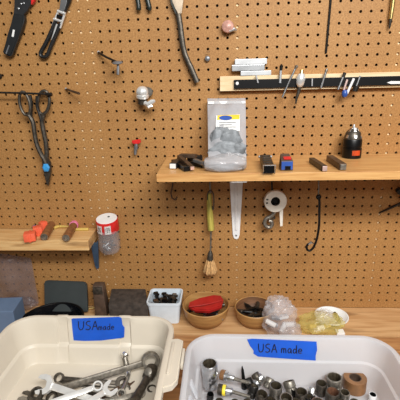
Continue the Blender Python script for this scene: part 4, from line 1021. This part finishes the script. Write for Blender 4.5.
# ratchet
r_ = thing('ratchet', 'dark heavy ratchet with a fat oval head at the tote right corner', 'ratchet', T(143, 386, .02), GW)
pa, pb, pc2 = T(152.6, 367, .036), T(147.6, 377.6, .032), T(134, 402, .026)
bm = NB(); tube(bm, [pa+(pa-pb)*.12, pa, pa.lerp(pb, .5), pb, pb+(pb-pa)*.12], [.009, .0135, .0155, .0135, .009], 16, flat=.8); obj('head', bm, 'dtool', r_)
bm = NB(); tube(bm, [pb, pb.lerp(pc2, .3), pb.lerp(pc2, .7), pc2], [.0095, .0085, .010, .011], 12); obj('handle', bm, 'dtool', r_)
bm = NB(); lathe(bm, [(.009, 0), (.009, .003), (.006, .004)], pa.lerp(pb, .5)+V((-.002, -.010, .010)), (-.1, -.6, .8), 16); obj('selector', bm, 'tool', r_)

# ------------------------------------------------------------------ sockets in the clear tote
GS = 'sockets in the clear tote'
def socket(lab, x, y, dpx, L, ax, mt, bore='bore', lift=0.0, ring=None, drive=.7):
    ax = V(ax).normalized()
    p = T(x, y, .03); rad = dpx*mpp(p)/2
    z_ = .0204 + L*max(ax.z, 0) + rad*math.sqrt(max(0, 1-ax.z*ax.z))
    while max(T(x, y, z_).y, (T(x, y, z_)-ax*L).y) > RY0-.033-rad*1.05: z_ += .001      # stay clear of the back wall
    p = T(x, y, z_)
    t = thing('socket', lab, 'socket', p-ax*L, GS)
    lo = p-ax*L
    bm = NB(); lathe(bm, [(rad*.5, .0), (rad*.86, 0), (rad*.92, .0015), (rad*.92, L*.38), (rad*.87, L*.41), (rad*.87, L*.45), (rad*.98, L*.5), (rad, L*.55), (rad, L-.0015), (rad*.93, L), (rad*.80, L)], lo, ax, 24, True, False); obj('body', bm, mt, t)
    bm = NB(); lathe(bm, [(rad*.82, L+.0002), (rad*.72, L-.002), (rad*.70, L*.45), (rad*.4, L*.4), (.001, L*.4)], lo, ax, 24, False, True, fn=lambda a, h: 1+.05*math.cos(12*a)); obj('bore', bm, bore, t)
    if ring:
        bm = NB(); lathe(bm, [(rad*1.01, L*.62), (rad*1.03, L*.64), (rad*1.03, L*.74), (rad*1.01, L*.76)], lo, ax, 24, False, False); obj('band', bm, ring, t)
    return t
UP = (0.02, -.03, 1)
socket('bright deep socket standing alone at the left wall of the clear tote', 209.4, 363.2, 15, .062, (-.02, .0, 1), 'satin')
socket('widest upright socket at the back of the pile', 334.4, 377, 15, .032, (-.05, .05, 1), 'tool')
socket('rusty-bored socket standing in front of the widest one', 333, 391.5, 13.5, .032, (.03, .0, 1), 'dtool', 'rbore')
socket('dark upright socket just left of the widest one', 321.6, 383, 10.5, .030, (.02, 0, 1), 'dtool')
socket('upright socket with a brownish bore left of the centre', 276, 385.4, 12.5, .034, (.05, -.02, 1), 'tool')
socket('grey socket tipped back behind the centre of the pile', 288.4, 381, 11.5, .026, (-.25, .55, .8), 'tool', lift=.004)
socket('large round socket facing up at the bottom centre', 286.4, 398, 13, .030, (.0, -.25, 1), 'satin', lift=.006)
socket('dark socket facing up right of the centre', 301.4, 391.6, 11.5, .030, (-.05, -.08, 1), 'dtool', lift=.004)
socket('white-rimmed socket at the bottom edge right of centre', 318, 402, 13, .028, UP, 'chrome', lift=.010)
socket('small socket with a bright rim beside the brown roll', 345, 392.2, 9.5, .026, (.0, -.05, 1), 'tool', lift=.004)
socket('lone small white-rimmed socket near the right wall', 373, 394.4, 7.5, .020, (.05, 0, 1), 'white', 'blksat')
socket('small black socket standing by the left wall', 210.5, 394, 7, .022, (.1, -.1, 1), 'blkoxide', 'blksat')
socket('bluish socket lying tilted left of the pile centre', 262, 375.6, 9.5, .024, (.55, .5, .45), 'satin', lift=.010)
socket('second tilted socket just right of the bluish one', 270.6, 378.4, 9, .022, (.4, .6, .55), 'tool', lift=.006)
socket('bright socket lying with its side up between two dark ones', 312.4, 387.4, 8.5, .026, (.2, .55, .65), 'chrome', lift=.002)
socket('dark socket lying tilted at the pile back left', 254.6, 373.6, 8, .022, (-.5, .65, .5), 'dtool', lift=.004)
socket('black socket lying behind the bright spark plug sockets', 247.5, 378.5, 8, .026, (-.3, .6, .5), 'blkoxide', lift=.004)
socket('dark socket at the bottom edge below the bluish one', 262.5, 394, 11, .028, (.2, -.2, 1), 'dtool')
socket('dark socket at the bottom edge left of the large round one', 271, 400, 10, .026, (.1, -.1, 1), 'blkoxide')
socket('dark socket between the large round one and the dark up-facing one', 296, 401, 9, .024, UP, 'dtool')
socket('dark small socket in the gap below the tipped grey one', 294.4, 389, 7, .022, (.1, .1, 1), 'blkoxide')
socket('black socket in the gap left of the widest ones', 309.6, 397, 9, .024, UP, 'blkoxide')
socket('dark socket at the bottom edge below the brown roll', 355, 402, 10, .024, UP, 'dtool')
socket('dark socket at bottom edge right of the rusty-bored one', 341, 402, 10, .024, UP, 'blkoxide')
socket('dark socket low at bottom edge left of the shiny centre', 248, 402, 10, .024, (.2, 0, 1), 'dtool')
socket('black socket low beside the yellow-banded one', 254.5, 385.6, 9, .026, (.3, .3, .8), 'blkoxide')
socket('dark socket low at the left end of the bottom edge', 219.5, 401, 9, .022, UP, 'blkoxide')
socket('dark socket low between left end and centre of the bottom edge', 235, 402, 9, .022, UP, 'blkoxide')
# spark plug sockets lying with shafts
def plug(lab, cap, body, tip, rc, mtcap, band, lift):
    pc_, pb_, pt_ = T(cap[0], cap[1], lift), T(body[0], body[1], lift), T(tip[0], tip[1], lift)
    k = mpp(pc_); d_ = (pb_-pc_).normalized()
    t = thing('spark_plug_socket', lab, 'socket', pc_, GS)
    bm = NB(); lathe(bm, [(rc*k*.6, 0), (rc*k*.95, .001), (rc*k, .003), (rc*k, .010), (rc*k*.8, .011)], pc_-d_*.006, d_, 24); obj('cap', bm, mtcap, t)
    bm = NB(); lathe(bm, [(rc*k*.92, 0), (rc*k*.92, .006), (rc*k*.7, .007), (rc*k*.7, .018), (rc*k*.5, .022)], pc_+d_*.005, d_, 24); bo = obj('body', bm, 'satin', t)
    if band:
        bm = NB(); lathe(bm, [(rc*k*.93, 0), (rc*k*.99, .001), (rc*k*.99, .006), (rc*k*.93, .007)], pc_+d_*.005, d_, 24, False, False); obj('band', bm, band, bo)
    bm = NB(); tube(bm, [pc_+d_*.024, pt_], [.0042, .0036], 12); obj('shaft', bm, 'tool', t)
plug('silver spark plug socket with a tan cap lying near the left', (223, 375), (231, 377.6), (249, 383), 5.0, 'amber', None, .050)
plug('spark plug socket with a yellow band lying nearest the left front', (220.4, 389.6), (229, 391), (250, 397), 5.4, 'dtool', 'yellow', .046)
r_ = thing('bit_driver', 'small black cone-shaped driver standing behind the spark plug sockets', 'driver', T(244, 384, .0204), GS)
bm = NB(); lathe(bm, [(.007, 0), (.007, .010), (.0045, .018), (.003, .046), (.001, .055)], T(244.5, 388, .0204), (-.1, .1, 1), 12); obj('tip', bm, 'blksat', r_)
# brown roll
pr_ = T(354.5, 384, .032); k = mpp(pr_)
r_ = thing('tape_roll', 'brown roll standing in the clear tote at the right of the sockets', 'roll', V((pr_.x, pr_.y, ZF)))
pr_.z = ZF
bm = NB(); R1 = 11*k; lathe(bm, [(R1*.5, .0004), (R1, .0004), (R1*1.0, .030), (R1*.55, .030), (R1*.5, .027), (R1*.5, .0004)], pr_, (0, 0, 1), 32, False, False); obj('roll', bm, 'amber', r_)
bm = NB(); lathe(bm, [(R1*.52, .0006), (R1*.54, .0295), (R1*.48, .029), (R1*.46, .0006)], pr_, (0, 0, 1), 32, False, False); obj('core', bm, 'dbrown', r_)

# ------------------------------------------------------------------ light
def area(name, loc, tgt, sx, sy, e, c):
    l = bpy.data.lights.new(name, 'AREA'); l.shape = 'RECTANGLE'; l.size = sx; l.size_y = sy; l.energy = e; l.color = c
    o = bpy.data.objects.new(name, l); C.objects.link(o); o.location = loc
    o.rotation_euler = (V(tgt)-V(loc)).to_track_quat('-Z', 'Y').to_euler()
    return o
area('ceiling_lamp', (0.35, -1.5, 2.40), (0.1, -.1, 1.2), 1.2, .25, 44, (1, .985, .955))
area('rear_fill_light', (0.5, -2.7, 2.5), (0.0, 0, 1.2), 1.2, .3, 16, (1, .985, .955))  # unseen fill added behind the camera to lighten the bracket and shelf shadows
WORLD = 0.48
w = bpy.data.worlds.new('world'); bpy.context.scene.world = w; w.use_nodes = True
nt = w.node_tree; bg = nt.nodes['Background']
tc = nt.nodes.new('ShaderNodeTexCoord'); sx = nt.nodes.new('ShaderNodeSeparateXYZ'); rp = nt.nodes.new('ShaderNodeValToRGB'); ma = nt.nodes.new('ShaderNodeMath')
ma.operation = 'MULTIPLY_ADD'; ma.inputs[1].default_value = .5; ma.inputs[2].default_value = .5
nt.links.new(tc.outputs['Generated'], sx.inputs[0]); nt.links.new(sx.outputs['Z'], ma.inputs[0]); nt.links.new(ma.outputs[0], rp.inputs['Fac'])
e = rp.color_ramp.elements
e[0].position = .30; e[0].color = (.05, .045, .04, 1); e[1].position = .85; e[1].color = (.78, .76, .73, 1)
k_ = e.new(.52); k_.color = (.27, .26, .25, 1)
nt.links.new(rp.outputs['Color'], bg.inputs['Color']); bg.inputs['Strength'].default_value = WORLD
sc = bpy.context.scene
sc.view_settings.view_transform = 'Standard'; sc.view_settings.look = 'None'; sc.view_settings.gamma = 1.0
sc.view_settings.use_curve_mapping = False; sc.view_settings.exposure = -0.12
